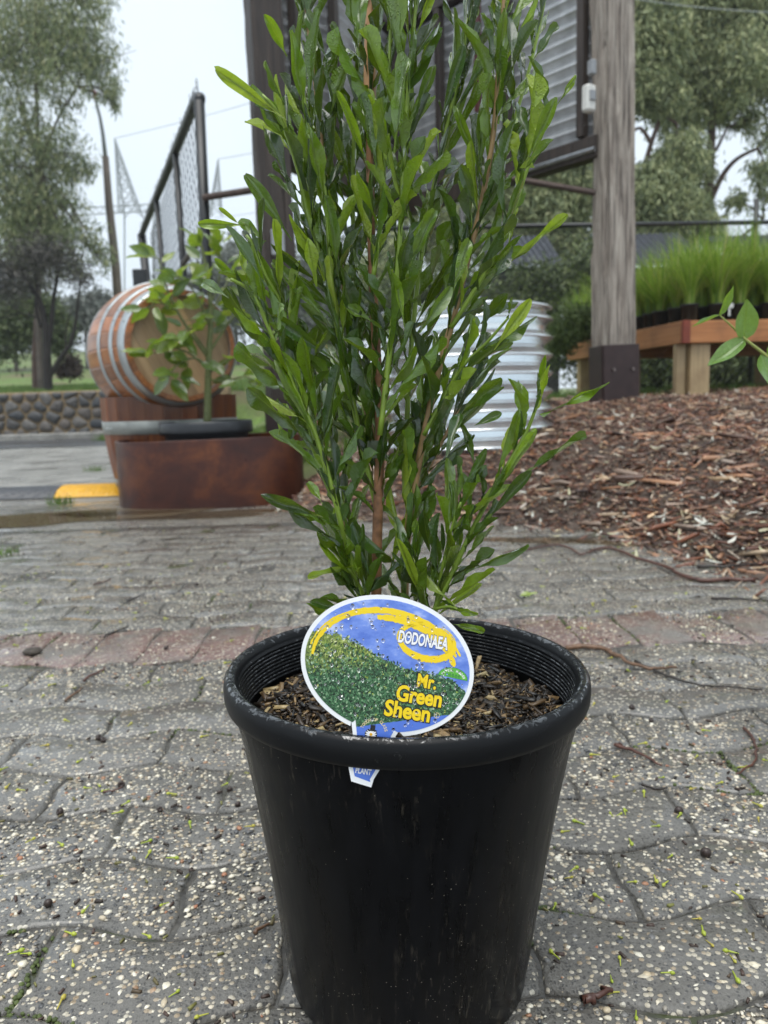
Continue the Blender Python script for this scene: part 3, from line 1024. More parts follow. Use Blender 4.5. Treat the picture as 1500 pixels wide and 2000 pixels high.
m_halfstave = wood('wet_oak_stave', (0.05, 0.013, 0.006), (0.12, 0.034, 0.011), (0.26, 0.09, 0.024), axis='Z')
m_head = wood('pale_oak_head', (0.30, 0.19, 0.10), (0.42, 0.29, 0.165), (0.52, 0.38, 0.23), 0.5, axis='X')
m_hoop = simple('galvanised_hoop', (0.46, 0.49, 0.50), 0.36, 0.7, var=0.14, nscale=9)
m_hoopdull = simple('dull_hoop', (0.30, 0.31, 0.29), 0.5, 0.5, var=0.3, nscale=9)

def stave_mesh(name, rfun, t0, t1, length, N, mat, thick=.026, axis='Y'):
    b = MB(); nseg = 14
    half = math.pi / N * 0.992
    vs = []
    for i in range(nseg + 1):
        t = t0 + (t1 - t0) * i / nseg
        r = rfun(t)
        for a, rr in ((-half, r - .0025), (-half * .85, r), (half * .85, r), (half, r - .0025), (half, r - thick), (-half, r - thick)):
            p = (rr * math.sin(a), (t - .5) * length, rr * math.cos(a)) if axis == 'Y' else (rr * math.sin(a), -rr * math.cos(a), (t - t0) * length)
            vs.append(p)
    fs = [(i * 6 + k, i * 6 + (k + 1) % 6, (i + 1) * 6 + (k + 1) % 6, (i + 1) * 6 + k) for i in range(nseg) for k in range(6)]
    fs += [tuple(range(5, -1, -1)), tuple(range(nseg * 6, nseg * 6 + 6))]
    return b.add(vs, fs).mesh(name, mat, False)

R_END, R_BUL, BLEN = 0.300, 0.398, 0.98
rf = lambda t: R_END + (R_BUL - R_END) * (1 - (2 * t - 1) ** 2) ** .9
# half barrel standing behind the ring
hp = at(330, 775, 4.40)
hby = 4.72
hb_top = at(330, 772, hby - R_BUL).z
hx = (at(201, 785, hby).x + at(462, 785, hby).x) / 2
HR = (at(462, 785, hby).x - at(201, 785, hby).x) / 2 * .985
e = empty('half_barrel', (hx, hby, 0), 'upright half wine barrel tub with one wide grey hoop behind the steel ring', 'half barrel')
k_ = HR / R_BUL
hrf = lambda t: rf(t) * k_
me = stave_mesh('stave', hrf, 0.06, 0.5, hb_top / 0.44, 26, m_halfstave, axis='Z')
for i in range(26):
    link('stave', me, e, Matrix.Translation((hx, hby, 0)) @ Matrix.Rotation(2 * math.pi * i / 26 + .05, 4, 'Z'))
def hoop_z(z, w, nm='hoop', mat=m_hoopdull, par=None):
    b = MB()
    f = lambda zz: hrf(0.06 + 0.44 * zz / hb_top)
    b.lathe([(f(z) + .0005, z), (f(z) + .0035, z + .002), (f(z + w) + .0035, z + w - .002), (f(z + w) + .0005, z + w)], 64, (hx, hby, 0))
    return b.build(nm, mat, par, True)
hh = hoop_z(at(240, 850, hby - R_BUL).z, 0.075, par=e)
hoop_z(0.06, 0.05, par=e)
for dx in (-.30, -.27):
    a = math.asin(max(-1, min(1, dx / HR)))
    zz = at(240, 838, hby - R_BUL).z
    rr_ = hrf(0.06 + .44 * zz / hb_top) + .004
    c0 = Vector((hx + rr_ * math.sin(a), hby - rr_ * math.cos(a), zz))
    MB().lathe([(.008, 0), (.006, .004), (.001, .005)], 8, c0).build('rivet', m_hoop, hh)
b = MB(); b.lathe([(HR * .86, hb_top - .16), (.001, hb_top - .13)], 32, (hx, hby, 0)); b.build('soil', m_soilwet, e, True)

# the barrel lying on the half barrel
yaw = R(30)
axis = Vector((math.sin(yaw), -math.cos(yaw), 0))      # from the back towards the visible head
hc = at(356, 676, 4.30)
bc = hc - axis * (BLEN / 2)
e = empty('wine_barrel', (bc.x, bc.y, hc.z - R_BUL), 'wooden wine barrel lying on its side on top of the half barrel', 'barrel')
BM = Matrix.Translation((bc.x, bc.y, hc.z)) @ Matrix(((-axis.y * -1, -axis.x * -1 * -1, 0, 0), (0, 0, 0, 0), (0, 0, 1, 0), (0, 0, 0, 1)))
zr = math.atan2(axis.y, axis.x) + math.pi / 2          # local -Y becomes the head side
BM = Matrix.Translation((bc.x, bc.y, hc.z)) @ Matrix.Rotation(zr, 4, 'Z')
me = stave_mesh('stave', rf, 0, 1, BLEN, 26, m_stave)
for i in range(26):
    link('stave', me, e, BM @ Matrix.Rotation(2 * math.pi * i / 26, 4, 'Y'))
def hoop_y(t0, w, mat=m_hoop, rivet=True):
    t1 = t0 + w / BLEN
    b = MB(); n = 72; vs = []
    for t, o in ((t0, .0005), (t0 + .002, .0038), (t1 - .002, .0038), (t1, .0005)):
        for k in range(n):
            a = 2 * math.pi * k / n
            vs.append(BM @ Vector(((rf(t) + o) * math.cos(a), (t - .5) * BLEN, (rf(t) + o) * math.sin(a))))
    fs = [(j * n + k, j * n + (k + 1) % n, (j + 1) * n + (k + 1) % n, (j + 1) * n + k) for j in range(3) for k in range(n)]
    h = b.add(vs, fs).build('hoop', mat, e, True)
    for aa in (2.55, 2.72):
        t = (t0 + t1) / 2
        c0 = BM @ Vector(((rf(t) + .005) * math.cos(aa), (t - .5) * BLEN, (rf(t) + .005) * math.sin(aa)))
        b = MB(); o = len(b.v)
        b.lathe([(.007, -.002), (.005, .003), (.001, .004)], 8, c0)
        b.build('rivet', m_hoopdull, h)
for t0, w in ((0.012, .056), (0.125, .036), (0.285, .04), (0.675, .04), (0.835, .036), (0.928, .056)):
    hoop_y(t0, w)
# head boards, set in from the chime
nb = 7; RH = R_END - .025
for i in range(nb):
    x0, x1 = -RH + 2 * RH * i / nb + .0008, -RH + 2 * RH * (i + 1) / nb - .0008
    b = MB(); vs = []; K = 8
    for j in range(K + 1):
        xx = x0 + (x1 - x0) * j / K
        hh_ = math.sqrt(max(RH * RH - xx * xx, 1e-6))
        for yy in (-BLEN / 2 + .035, -BLEN / 2 + .055):
            for sz in (-1, 1):
                vs.append((sz * hh_, yy, xx))
    fs = []
    for j in range(K):
        q = j * 4
        fs += [(q, q + 1, q + 5, q + 4), (q + 2, q + 6, q + 7, q + 3), (q, q + 4, q + 6, q + 2), (q + 1, q + 3, q + 7, q + 5)]
    fs += [(0, 2, 3, 1), (K * 4, K * 4 + 1, K * 4 + 3, K * 4 + 2)]
    tilt = Matrix.Rotation(R(64), 4, 'Y')
    link('head_board', b.add(vs, fs).mesh('head_board', m_head), e, BM @ tilt)

# ------------------------------------------------------------------ rubber speed hump with its yellow end
def rubber(name, base, lab, group=None):
    M = Mat(name, 0.35, 0.5)
    p = M.obj()
    n = M.noise(p, 30, 4)
    c = M.ramp(n, [(0.3, tuple(x * .75 for x in base)), (0.7, base)])
    c = M.mix(M.ramp(M.noise(p, 8, 5), [(0.6, 0), (0.75, 0.5)]), c, (0.05, 0.04, 0.03))
    M.set('Base Color', c)
    return M.m
m_yel = rubber('yellow_rubber', (0.75, 0.40, 0.015), '')
m_blk = rubber('black_rubber', (0.055, 0.058, 0.065), '')
def hump(x0, x1, yc, hd, h, endcap, mat, name, label):
    """low rubber hump with chevron tread; length along x"""
    b = MB(); nx_ = max(16, int((x1 - x0) / .0105)); ny_ = 20
    vs = []
    for i in range(nx_ + 1):
        x = x0 + (x1 - x0) * i / nx_
        t = (x - x0) / (x1 - x0)
        if endcap:
            k = max(0.02, 1 - t ** 4.0); w = hd * max(.72, (1 - max(0, t - .55) ** 2 * 1.4)); hz = h * min(1, (1 - t) * 3.0 + .22)
        else:
            w = hd; hz = h
        for j in range(ny_ + 1):
            s = j / ny_ * 2 - 1
            tread = 0.0042 * (1 if ((x * 42 + abs(s) * 3.2) % 1.0) < .5 else 0) * (1 if abs(s) < .93 else 0)
            vs.append((x, yc + s * w, max(.002, hz * (1 - abs(s) ** 2.4)) + tread + .004))
    k = ny_ + 1
    fs = [(i * k + j, (i + 1) * k + j, (i + 1) * k + j + 1, i * k + j + 1) for i in range(nx_) for j in range(ny_)]
    fs += [tuple(range(k - 1, -1, -1)), tuple(range(nx_ * k, nx_ * k + k))]
    o = b.add(vs, fs).build(name, mat, None, False, loc=((x0 + x1) / 2, yc, 0))
    return tag(o, label, 'speed hump')
hq = at(182, 962, 4.2)
hy = hit(180, 966).y
xr = at(238, 962, hy).x; xm = at(128, 968, hy).x
hump(xm, xr + .12, hy, 0.175, 0.058, True, m_yel, 'speed_hump_end', 'yellow rubber end piece of the speed hump beside the rusted ring')
hump(xm - 1.5, xm - .004, hy, 0.175, 0.055, False, m_blk, 'speed_hump', 'black ribbed rubber speed hump lying in the puddle')

# ------------------------------------------------------------------ the big nursery pot with its shrub
M = Mat('black_nursery_plastic', 0.3, 0.16)
p = M.obj()
st = M.noise(M.map(p, (60, 60, 4)), 1.5, 5, 0.6)
sp = M.vor(p, 560); spc = M.sep(M.vor(p, 560, out='Color'))
lowdirt = M.ramp(M.sep(p)[2], [(0.0, 0.985), (0.3, 0.94)])
dirt = M.math('MULTIPLY', M.math('LESS_THAN', sp, 0.2), M.math('GREATER_THAN', spc[0], M.ramp(M.noise(p, 6, 3), [(0.42, 0.995), (0.62, 0.90)])))
dirt2 = M.math('MULTIPLY', M.ramp(M.noise(M.map(p, (150, 150, 12)), 1.4, 5, 0.7), [(0.57, 0), (0.70, 1)]), M.ramp(M.noise(p, 7, 3), [(0.42, 0), (0.62, 0.6)]))
c = M.ramp(st, [(0.3, (0.0015, 0.0017, 0.0022)), (0.7, (0.0045, 0.005, 0.0065))])
c = M.mix(dirt, c, (0.28, 0.25, 0.2))
c = M.mix(dirt2, c, (0.10, 0.085, 0.065))
M.set('Base Color', c)
M.set('Roughness', M.ramp(st, [(0.3, 0.22), (0.7, 0.42)]))
M.bump(st, 0.12, 0.001)
m_pot = M.m
M = Mat('wet_black_rim', 0.12, 0.4)
M.b.inputs['Coat Roughness'].default_value = .06
p = M.obj()
dr0_ = M.noise(M.map(p, (60, 60, 60)), 2.4, 5, 0.62, .8)
up_ = M.ramp(M.sep(M.geo('Normal'))[2], [(0.25, 0.22), (0.85, -0.04)])
dr_ = M.math('ADD', dr0_, up_)
M.set('Base Color', M.ramp(dr_, [(0.3, (0.0018, 0.002, 0.0024)), (0.7, (0.0045, 0.005, 0.006))]))
M.set('Roughness', M.ramp(dr_, [(0.44, 0.04), (0.54, 0.42)]))
M.set('Specular IOR Level', M.ramp(dr_, [(0.44, 1.0), (0.54, 0.22)]))
M.set('Coat Weight', M.ramp(dr_, [(0.44, 1.0), (0.52, 0.0)]))
M.b.inputs['Coat Roughness'].default_value = .04
bm_ = M.math('ADD', M.ramp(dr_, [(0.42, 1), (0.58, 0)]), M.math('MULTIPLY', M.noise(p, 110, 3), 0.4))
M.bump(bm_, 0.22, 0.0008)
m_rim = M.m

HP = 0.290
TILT = Matrix.Rotation(R(1.3), 3, 'Y')
def ats(px, py, Y):
    return POT + TILT.transposed() @ (at(px, py, Y) - POT)
POT = Vector((POT_X, POT_Y, 0))
shrub = empty('potted_shrub', POT, 'tall narrow-leaved green shrub growing in a large black nursery pot', 'potted plant')
PR = 0.1515
def potp(pr, n=128):
    return MB().lathe(pr, n, POT)
body = [(0.0005, 0.012), (0.096, 0.012), (0.099, 0.004), (0.104, 0.0), (0.1075, 0.003), (0.1085, 0.012), (0.1115, 0.03), (0.1155, 0.06), (0.1235, 0.12), (0.1345, 0.19), (0.1425, 0.235), (0.1475, HP - .034), (0.149, HP - .0165)]
potp(body).build('pot', m_pot, shrub, True)
rim = [(0.1495, HP - .017), (0.1535, HP - .0225), (0.1555, HP - .0215), (0.1566, HP - .018), (0.157, HP - .010), (0.1562, HP - .004), (0.1538, HP - .0006), (0.1515, HP), (0.1485, HP - .0008), (0.1465, HP - .003), (0.1455, HP - .007)]
zz = HP - .009
rr_ = 0.1452
for i in range(9):                               # moulded ridges inside the rim
    rim += [(rr_, zz), (rr_ - .0012, zz - .0008), (rr_ - .0012, zz - .0028), (rr_ - .0003, zz - .0036)]
    zz -= .0034; rr_ -= .0006
rim += [(rr_ - .0035, zz - .03)]
potp(rim, 144).build('rim', m_rim, shrub, True)
# soil and its bark mix
SZ = HP - 0.043
b = MB(); vs = []; fs = []
NR, NA = 14, 60
for i in range(NR + 1):
    r = 0.138 * i / NR
    for k in range(NA):
        a = 2 * math.pi * k / NA
        x, y = r * math.cos(a), r * math.sin(a)
        vs.append((POT_X + x, POT_Y + y, SZ + .006 * math.sin(x * 60 + 1) * math.cos(y * 50) + .008 * (1 - (r / .1335) ** 2)))
fs = [(i * NA + k, i * NA + (k + 1) % NA, (i + 1) * NA + (k + 1) % NA, (i + 1) * NA + k) for i in range(NR) for k in range(NA)]
b.add(vs, fs).build('soil', simple('black_potting_soil', (0.022, 0.017, 0.013), 0.6, var=.5, nscale=200, bump=.8, bdist=.004), shrub, True)
n = 13000
r = 0.130 * np.sqrt(RNG.random(n)); a = RNG.uniform(0, 6.28, n)
x, y = r * np.cos(a), r * np.sin(a)
L = np.where(RNG.random(n) < .12, RNG.uniform(.008, .020, n), RNG.uniform(.0015, .007, n))
z = SZ + .006 * np.sin(x * 60 + 1) * np.cos(y * 50) + .008 * (1 - (r / .134) ** 2) + RNG.uniform(0, .007, n)
me = scatter_boxes('potting_mix', np.stack([x, y, z], 1), L, L * RNG.uniform(.12, .4, n), L * RNG.uniform(.1, .25, n), RNG.uniform(0, 6.28, n), RNG.normal(0, .3, n), m_potmix, RNG.normal(0, .4, n))
o = kind(bpy.data.objects.new('potting_mix', me), 'stuff'); COL.objects.link(o); o.parent = shrub

# stems, traced up the plant with their own depths
m_bark = simple('peeling_brown_bark', (0.26, 0.125, 0.06), 0.6, var=.55, nscale=90, bump=.6, bdist=.002)
m_tan = simple('tan_stem', (0.30, 0.19, 0.085), 0.5, var=.3, nscale=60)
m_green = simple('green_stem', (0.19, 0.28, 0.035), 0.35, var=.2, nscale=60)
STEMS = [
 # (pixels, depth offsets at foot and top, foot radius, tip radius, material)
 ([(737, 1300), (735, 1150), (738, 1000), (742, 850), (736, 700), (728, 550), (724, 400), (722, 250), (726, 100), (732, -60), (735, -200)], 0, .015, .0048, .0022, m_bark),
 ([(790, 1260), (792, 1100), (803, 990), (828, 850), (852, 740), (880, 640), (915, 500), (940, 400), (965, 250), (975, 120), (985, 0), (990, -150)], .005, -.02, .0036, .0016, m_tan),
 ([(720, 1260), (700, 1150), (675, 1060), (650, 960), (620, 860), (585, 780), (548, 700), (520, 630), (490, 570), (450, 545)], -.015, -.06, .0026, .0012, m_green),
 ([(835, 1260), (850, 1190), (885, 1115), (930, 1020), (985, 920), (1025, 850), (1047, 795), (1060, 740)], -.02, -.05, .0027, .0011, m_green),
 ([(738, 1000), (705, 860), (680, 740), (650, 600), (620, 480), (595, 380), (572, 300), (545, 225), (500, 175), (455, 150)], .01, -.04, .0026, .0012, m_green),
 ([(742, 900), (705, 760), (680, 620), (660, 480), (640, 350), (620, 200), (603, 60), (590, -60), (585, -150)], .02, .03, .0026, .0012, m_tan),
 ([(800, 1000), (795, 850), (800, 720), (815, 560), (840, 400), (870, 260), (900, 130), (920, 0), (930, -120)], .03, .04, .0026, .0012, m_green),
 ([(880, 640), (925, 570), (960, 510), (1000, 420), (1030, 330), (1060, 260), (1085, 200)], -.01, -.05, .002, .0011, m_green),
 ([(828, 850), (860, 790), (900, 720), (950, 670), (985, 630), (1015, 595)], -.01, -.05, .002, .001, m_green),
 ([(736, 700), (700, 600), (690, 450), (690, 300), (697, 150), (705, 0), (708, -130)], .03, .05, .0024, .0012, m_green),
 ([(742, 850), (765, 650), (780, 480), (788, 320), (798, 160), (812, 10), (818, -130)], -.02, -.04, .0024, .0012, m_green),
 ([(940, 400), (985, 290), (1015, 200), (1040, 110), (1062, 10), (1075, -90)], .0, .01, .0018, .001, m_green),
 ([(650, 960), (620, 900), (600, 830), (570, 690), (552, 600), (520, 540), (490, 470), (455, 440)], .0, -.03, .002, .001, m_green),
 ([(735, 1150), (690, 1060), (665, 1000), (640, 900), (615, 800), (600, 700)], .03, .05, .002, .001, m_tan),
 ([(803, 990), (830, 930), (870, 850), (900, 790), (930, 740)], .02, .05, .002, .001, m_tan),
 ([(728, 550), (745, 420), (752, 280), (760, 140), (765, 0), (770, -110)], -.02, -.03, .002, .001, m_green),
 ([(650, 600), (640, 450), (630, 330), (600, 220), (580, 110), (560, 30), (548, -60)], -.01, -.01, .002, .001, m_green),
 ([(735, 1200), (705, 1150), (680, 1110)], -.01, -.03, .0016, .001, m_green),
 ([(835, 1230), (820, 1150), (815, 1100)], -.02, -.03, .0016, .001, m_green),
 ([(850, 1190), (880, 1185), (910, 1200)], -.03, -.05, .0014, .001, m_green),
 ([(850, 1190), (862, 1120), (880, 1040), (900, 980)], -.02, -.04, .0016, .001, m_green),
]
PATHS = []
# the crown's outline, as the plant fills it
CROWN = [(545, -400), (565, 0), (575, 95), (528, 120), (470, 150), (492, 240), (515, 300), (482, 340), (505, 400), (420, 430), (455, 480), (415, 505), (395, 550), (440, 640), (462, 672), (482, 752), (535, 850), (580, 900), (585, 945), (512, 968), (560, 1000), (610, 1060), (625, 1110), (600, 1140), (605, 1180), (640, 1230),
         (950, 1235), (935, 1195), (985, 1120), (1033, 1060), (1000, 1010), (1040, 920), (1070, 890), (1060, 800), (1075, 700), (1030, 720), (985, 735), (1000, 690), (1043, 612), (1020, 560), (1000, 500), (1060, 455), (1020, 390), (1040, 330), (1076, 270), (1092, 188), (1120, 150), (1070, 100), (1088, 48), (1075, 0), (1095, -400)]
def inside(p):
    q = POT + TILT @ (p - POT) - Vector((0, 0, CAM_H))
    k = q.dot(fwd); x, y = 750 + FPX * q.dot(rt) / k, 1000 - FPX * q.dot(up) / k
    r = False
    for (ax, ay), (bx, by) in zip(CROWN, CROWN[1:] + CROWN[:1]):
        if (ay > y) != (by > y) and x < ax + (y - ay) / (by - ay) * (bx - ax): r = not r
    return r
for pts, d0, d1, ra_, rb_, mt in STEMS:
    m = len(pts)
    P = [ats(px, py, POT_Y + d0 + (d1 - d0) * i / (m - 1)) for i, (px, py) in enumerate(pts)]
    P = smoothpath(P, 4)
    while len(P) > 8 and not inside(P[-1] + (P[-1] - P[-2]).normalized() * .016): P.pop()
    rad = [ra_ + (rb_ - ra_) * i / (len(P) - 1) for i in range(len(P))]
    MB().tube(P, rad, 8).build('stem', mt, shrub, True)
    PATHS.append((P, mt))
# the bamboo-coloured stake and its tie
Pk = [ats(722, 190, POT_Y + .012), ats(725, 60, POT_Y + .012), ats(727, -100, POT_Y + .012)]
MB().tube(Pk, .0052, 8).build('stake', simple('orange_wood', (0.42, 0.22, 0.09), .5, var=.3, nscale=70), shrub)
q = ats(736, 878, POT_Y - .006)
MB().bbox(q, (.016, .001, .015), .0004).build('plastic_tie', simple('olive_plastic', (.07, .09, .045), .25), shrub)

# leaves
def leaf_material(name, objr, stops, tl=.32):
    M = Mat(name, 0.3, 0.5)
    rnd = M.objrand() if objr else M.island()
    c = M.ramp(rnd, stops)
    uv = M.uv()
    s = M.sep(uv)
    mid = M.math('ABSOLUTE', M.math('SUBTRACT', s[0], 0.5))
    rib = M.ramp(mid, [(0.0, 1.0), (0.07, 0.0)])
    side = M.math('SINE', M.math('MULTIPLY', M.math('ADD', s[1], M.math('MULTIPLY', mid, -0.22)), 150.0))
    c = M.mix(M.math('MULTIPLY', rib, 0.45), c, (0.22, 0.34, 0.06))
    n = M.noise(M.geo(), 220, 4)
    c = M.mix(1.0, c, M.ramp(n, [(0.3, 0.8), (0.7, 1.2)]), 'MULTIPLY')
    M.set('Base Color', c)
    drops = M.vor(M.geo(), 520)
    dr = M.ramp(drops, [(0.15, 1.0), (0.4, 0.0)])
    wet = M.ramp(M.noise(M.geo(), 45, 4), [(0.42, 0.0), (0.6, 1.0)])
    h = M.math('ADD', M.math('MULTIPLY', rib, -0.9), M.math('MULTIPLY', side, 0.045))
    h = M.math('ADD', h, M.math('MULTIPLY', M.math('MULTIPLY', dr, wet), 0.8))
    M.bump(h, 0.9, 0.0014)
    M.set('Roughness', M.ramp(wet, [(0, 0.30), (1, 0.10)]))
    tc = M.mix(0.75, c, (0.42, 0.62, 0.03))
    M.b.inputs['Coat Weight'].default_value = 0.9
    M.b.inputs['Coat Roughness'].default_value = 0.12
    M.translucent(tc, tl)
    return M.m
DARK = [(0, (0.006, 0.021, 0.008)), (0.3, (0.016, 0.050, 0.010)), (0.6, (0.048, 0.110, 0.010)), (1, (0.13, 0.22, 0.018))]
YOUNG = [(0, (0.08, 0.17, 0.012)), (0.5, (0.19, 0.30, 0.02)), (1, (0.38, 0.48, 0.055))]
m_leaf = leaf_material('shrub_leaf', True, DARK, .20)
m_leaf_y = leaf_material('young_shrub_leaf', True, YOUNG)
m_leaf_s = leaf_material('shrub_leaf_mass', False, DARK, .15)

def leaf_geom(shape, bend, wavy, seed, segs=8):
    """unit leaf: length 1 along +Y, width 1 (scaled later); returns verts, faces, uvs"""
    rr = random.Random(seed)
    ph = rr.uniform(0, 6)
    vs, uvs, fs = [], [], []
    for i in range(segs + 1):
        t = (i / segs) if shape == 'ovate' else 1 - (1 - i / segs) ** 1.35
        if shape == 'oblanceolate':
            w = max(.05, (.5 - .5 * math.cos(math.pi * min(1, t / .70))) ** .85) if t < .70 else max(.22, math.sqrt(max(0, 1 - ((t - .70) / .30) ** 2)))
        elif shape == 'ovate':
            w = 0.05 + 0.95 * math.sin(math.pi * min(1, t ** .72 * .99)) ** .9
        if t > .97 and shape == 'ovate': w *= .35
        z = bend * (t * t) * 0.5
        yy = t - 0.10 * abs(bend) * t * t
        for j, xx in enumerate((-.5, -.25, 0, .25, .5)):
            fold = 0.10 * abs(xx) * 2 * w + wavy * math.sin(t * 11 + ph + (3 if xx > 0 else 0)) * abs(xx) * 2
            vs.append((xx * w, yy, z + fold * 1.0)); uvs.append((xx + .5, t))
    for i in range(segs):
        for j in range(4):
            q = i * 5 + j
            fs.append((q, q + 1, q + 6, q + 5))
    return vs, fs, uvs

def leaf_mesh(name, mat, geom):
    vs, fs, uvs = geom
    me = bpy.data.meshes.new(name)
    me.from_pydata(vs, [], fs)
    ul = me.uv_layers.new(name='UVMap')
    for lp in me.loops: ul.data[lp.index].uv = uvs[lp.vertex_index]
    me.polygons.foreach_set('use_smooth', [True] * len(me.polygons))
    me.materials.append(mat); me.update()
    return me
GE = [leaf_geom('oblanceolate', bd, wv, i) for i, (bd, wv) in enumerate([(.05, .03), (.20, .05), (-.16, .04), (.42, .06), (-.32, .06), (.0, .08), (.14, .09), (-.55, .05)])]
LD = [leaf_mesh('leaf', m_leaf, g) for g in GE]
LY = [leaf_mesh('leaf', m_leaf_y, g) for g in GE]

LEAVES = []     # (pixel size, matrix, young, variant)
view = Vector((0, -1, 0.35)).normalized()
rl = random.Random(21)
def put_leaf(base, tip, wid, young, var=None, face=None):
    d = tip - base; L = d.length
    if face is None:
        face = Vector((rl.gauss(0, .75), -1 + rl.gauss(0, .4), .35 + rl.gauss(0, .5)))
    Mx = frame(base, d, face, wid, L, L if var is None else L)
    depth = max(.2, (base - Vector((0, 0, CAM_H))).dot(fwd))
    LEAVES.append((L / depth, Mx, young, rl.randrange(8) if var is None else var, base))
# leaves traced one by one along the silhouette (foot, tip, width in view pixels, young?)
TR = [
 (560, 235, 424, 138, 26, 1), (590, 330, 487, 170, 32, 0), (555, 205, 522, 118, 30, 0), (575, 385, 513, 245, 28, 0), (570, 470, 478, 343, 30, 0),
 (480, 440, 384, 437, 20, 1), (520, 560, 440, 445, 26, 0), (530, 660, 500, 487, 22, 1), (490, 580, 418, 505, 16, 1), (490, 575, 462, 480, 11, 1),
 (530, 690, 440, 563, 32, 0), (447, 582, 392, 547, 26, 0), (572, 625, 525, 522, 30, 0), (563, 770, 462, 672, 36, 0), (590, 850, 482, 750, 34, 0),
 (650, 700, 530, 617, 30, 0), (650, 640, 528, 503, 28, 0), (630, 1010, 510, 968, 26, 0), (665, 1065, 562, 978, 24, 0), (630, 985, 600, 938, 22, 1),
 (690, 1105, 600, 1135, 17, 1), (672, 1190, 605, 1175, 22, 0), (655, 1215, 600, 1180, 16, 0), (470, 440, 425, 405, 10, 1), (515, 470, 470, 430, 24, 1), (520, 470, 490, 480, 26, 0),
 (545, 850, 560, 790, 24, 1), (600, 760, 565, 860, 22, 0), (620, 800, 592, 655, 26, 1), (618, 560, 600, 465, 26, 1), (610, 700, 640, 640, 20, 0),
 (1029, 313, 1088, 190, 25, 0), (1026, 330, 1076, 270, 22, 0), (1034, 285, 1013, 204, 20, 0), (1088, 205, 1123, 150, 12, 1), (933, 356, 946, 196, 25, 0),
 (915, 473, 997, 340, 28, 0), (885, 570, 917, 468, 28, 0), (949, 564, 997, 480, 26, 0), (987, 520, 1110, 423, 17, 1), (992, 486, 1010, 400, 14, 1),
 (939, 633, 997, 572, 27, 0), (965, 683, 1037, 583, 27, 1), (933, 694, 1044, 612, 22, 0), (895, 815, 985, 735, 30, 0), (1020, 850, 1014, 745, 28, 0),
 (1000, 890, 1012, 800, 19, 0), (1050, 795, 1067, 692, 13, 1), (1052, 797, 1081, 707, 13, 1), (1057, 812, 1187, 743, 15, 1), (1015, 932, 1145, 850, 14, 0),
 (955, 1012, 1040, 920, 25, 0), (910, 1117, 1033, 1060, 23, 0), (915, 1052, 920, 985, 24, 0), (930, 922, 902, 825, 18, 0), (925, 832, 980, 807, 20, 0),
 (880, 1190, 938, 1198, 15, 1), (880, 1218, 946, 1234, 18, 1), (930, 410, 900, 320, 24, 0), (965, 130, 945, 60, 24, 0), (1000, 130, 990, 35, 24, 0), (1040, 120, 1090, 48, 20, 0),
 (560, 110, 520, 30, 22, 1), (600, 260, 565, 60, 24, 1), (640, 120, 600, 30, 24, 0), (700, 100, 705, -20, 34, 0), (690, 260, 720, 170, 30, 0), (735, 330, 700, 190, 30, 0),
 (770, 300, 795, 110, 32, 0), (800, 260, 850, 120, 22, 0), (860, 240, 905, 90, 24, 0), (720, 330, 660, 175, 18, 1), (760, 330, 745, 190, 28, 0),
 (640, 430, 600, 240, 24, 0), (660, 540, 640, 380, 26, 0), (700, 660, 660, 520, 30, 0), (745, 640, 668, 595, 20, 1), (790, 640, 772, 545, 16, 1),
 (820, 650, 880, 560, 28, 0), (850, 560, 905, 470, 28, 0), (800, 520, 850, 410, 28, 0), (770, 600, 800, 440, 30, 0), (870, 900, 900, 800, 26, 0),
 (840, 1080, 825, 1000, 26, 0), (790, 1110, 770, 1010, 26, 0), (760, 1120, 790, 1010, 18, 1), (720, 1120, 690, 1010, 26, 0), (705, 1165, 650, 1090, 28, 0),
]
for bx_, by_, tx_, ty_, w_, yg in TR:
    Y = POT_Y + rl.uniform(-.07, .0)
    B_ = ats(bx_, by_, Y); T_ = ats(tx_, ty_, Y + rl.uniform(-.03, .02))
    fc = Vector((rl.gauss(0, .35), -1, rl.gauss(0.25, .35)))
    put_leaf(B_, T_, w_ * Y * 1.06 / FPX * .86, yg, rl.choice((0, 1, 2, 5, 6)), fc)
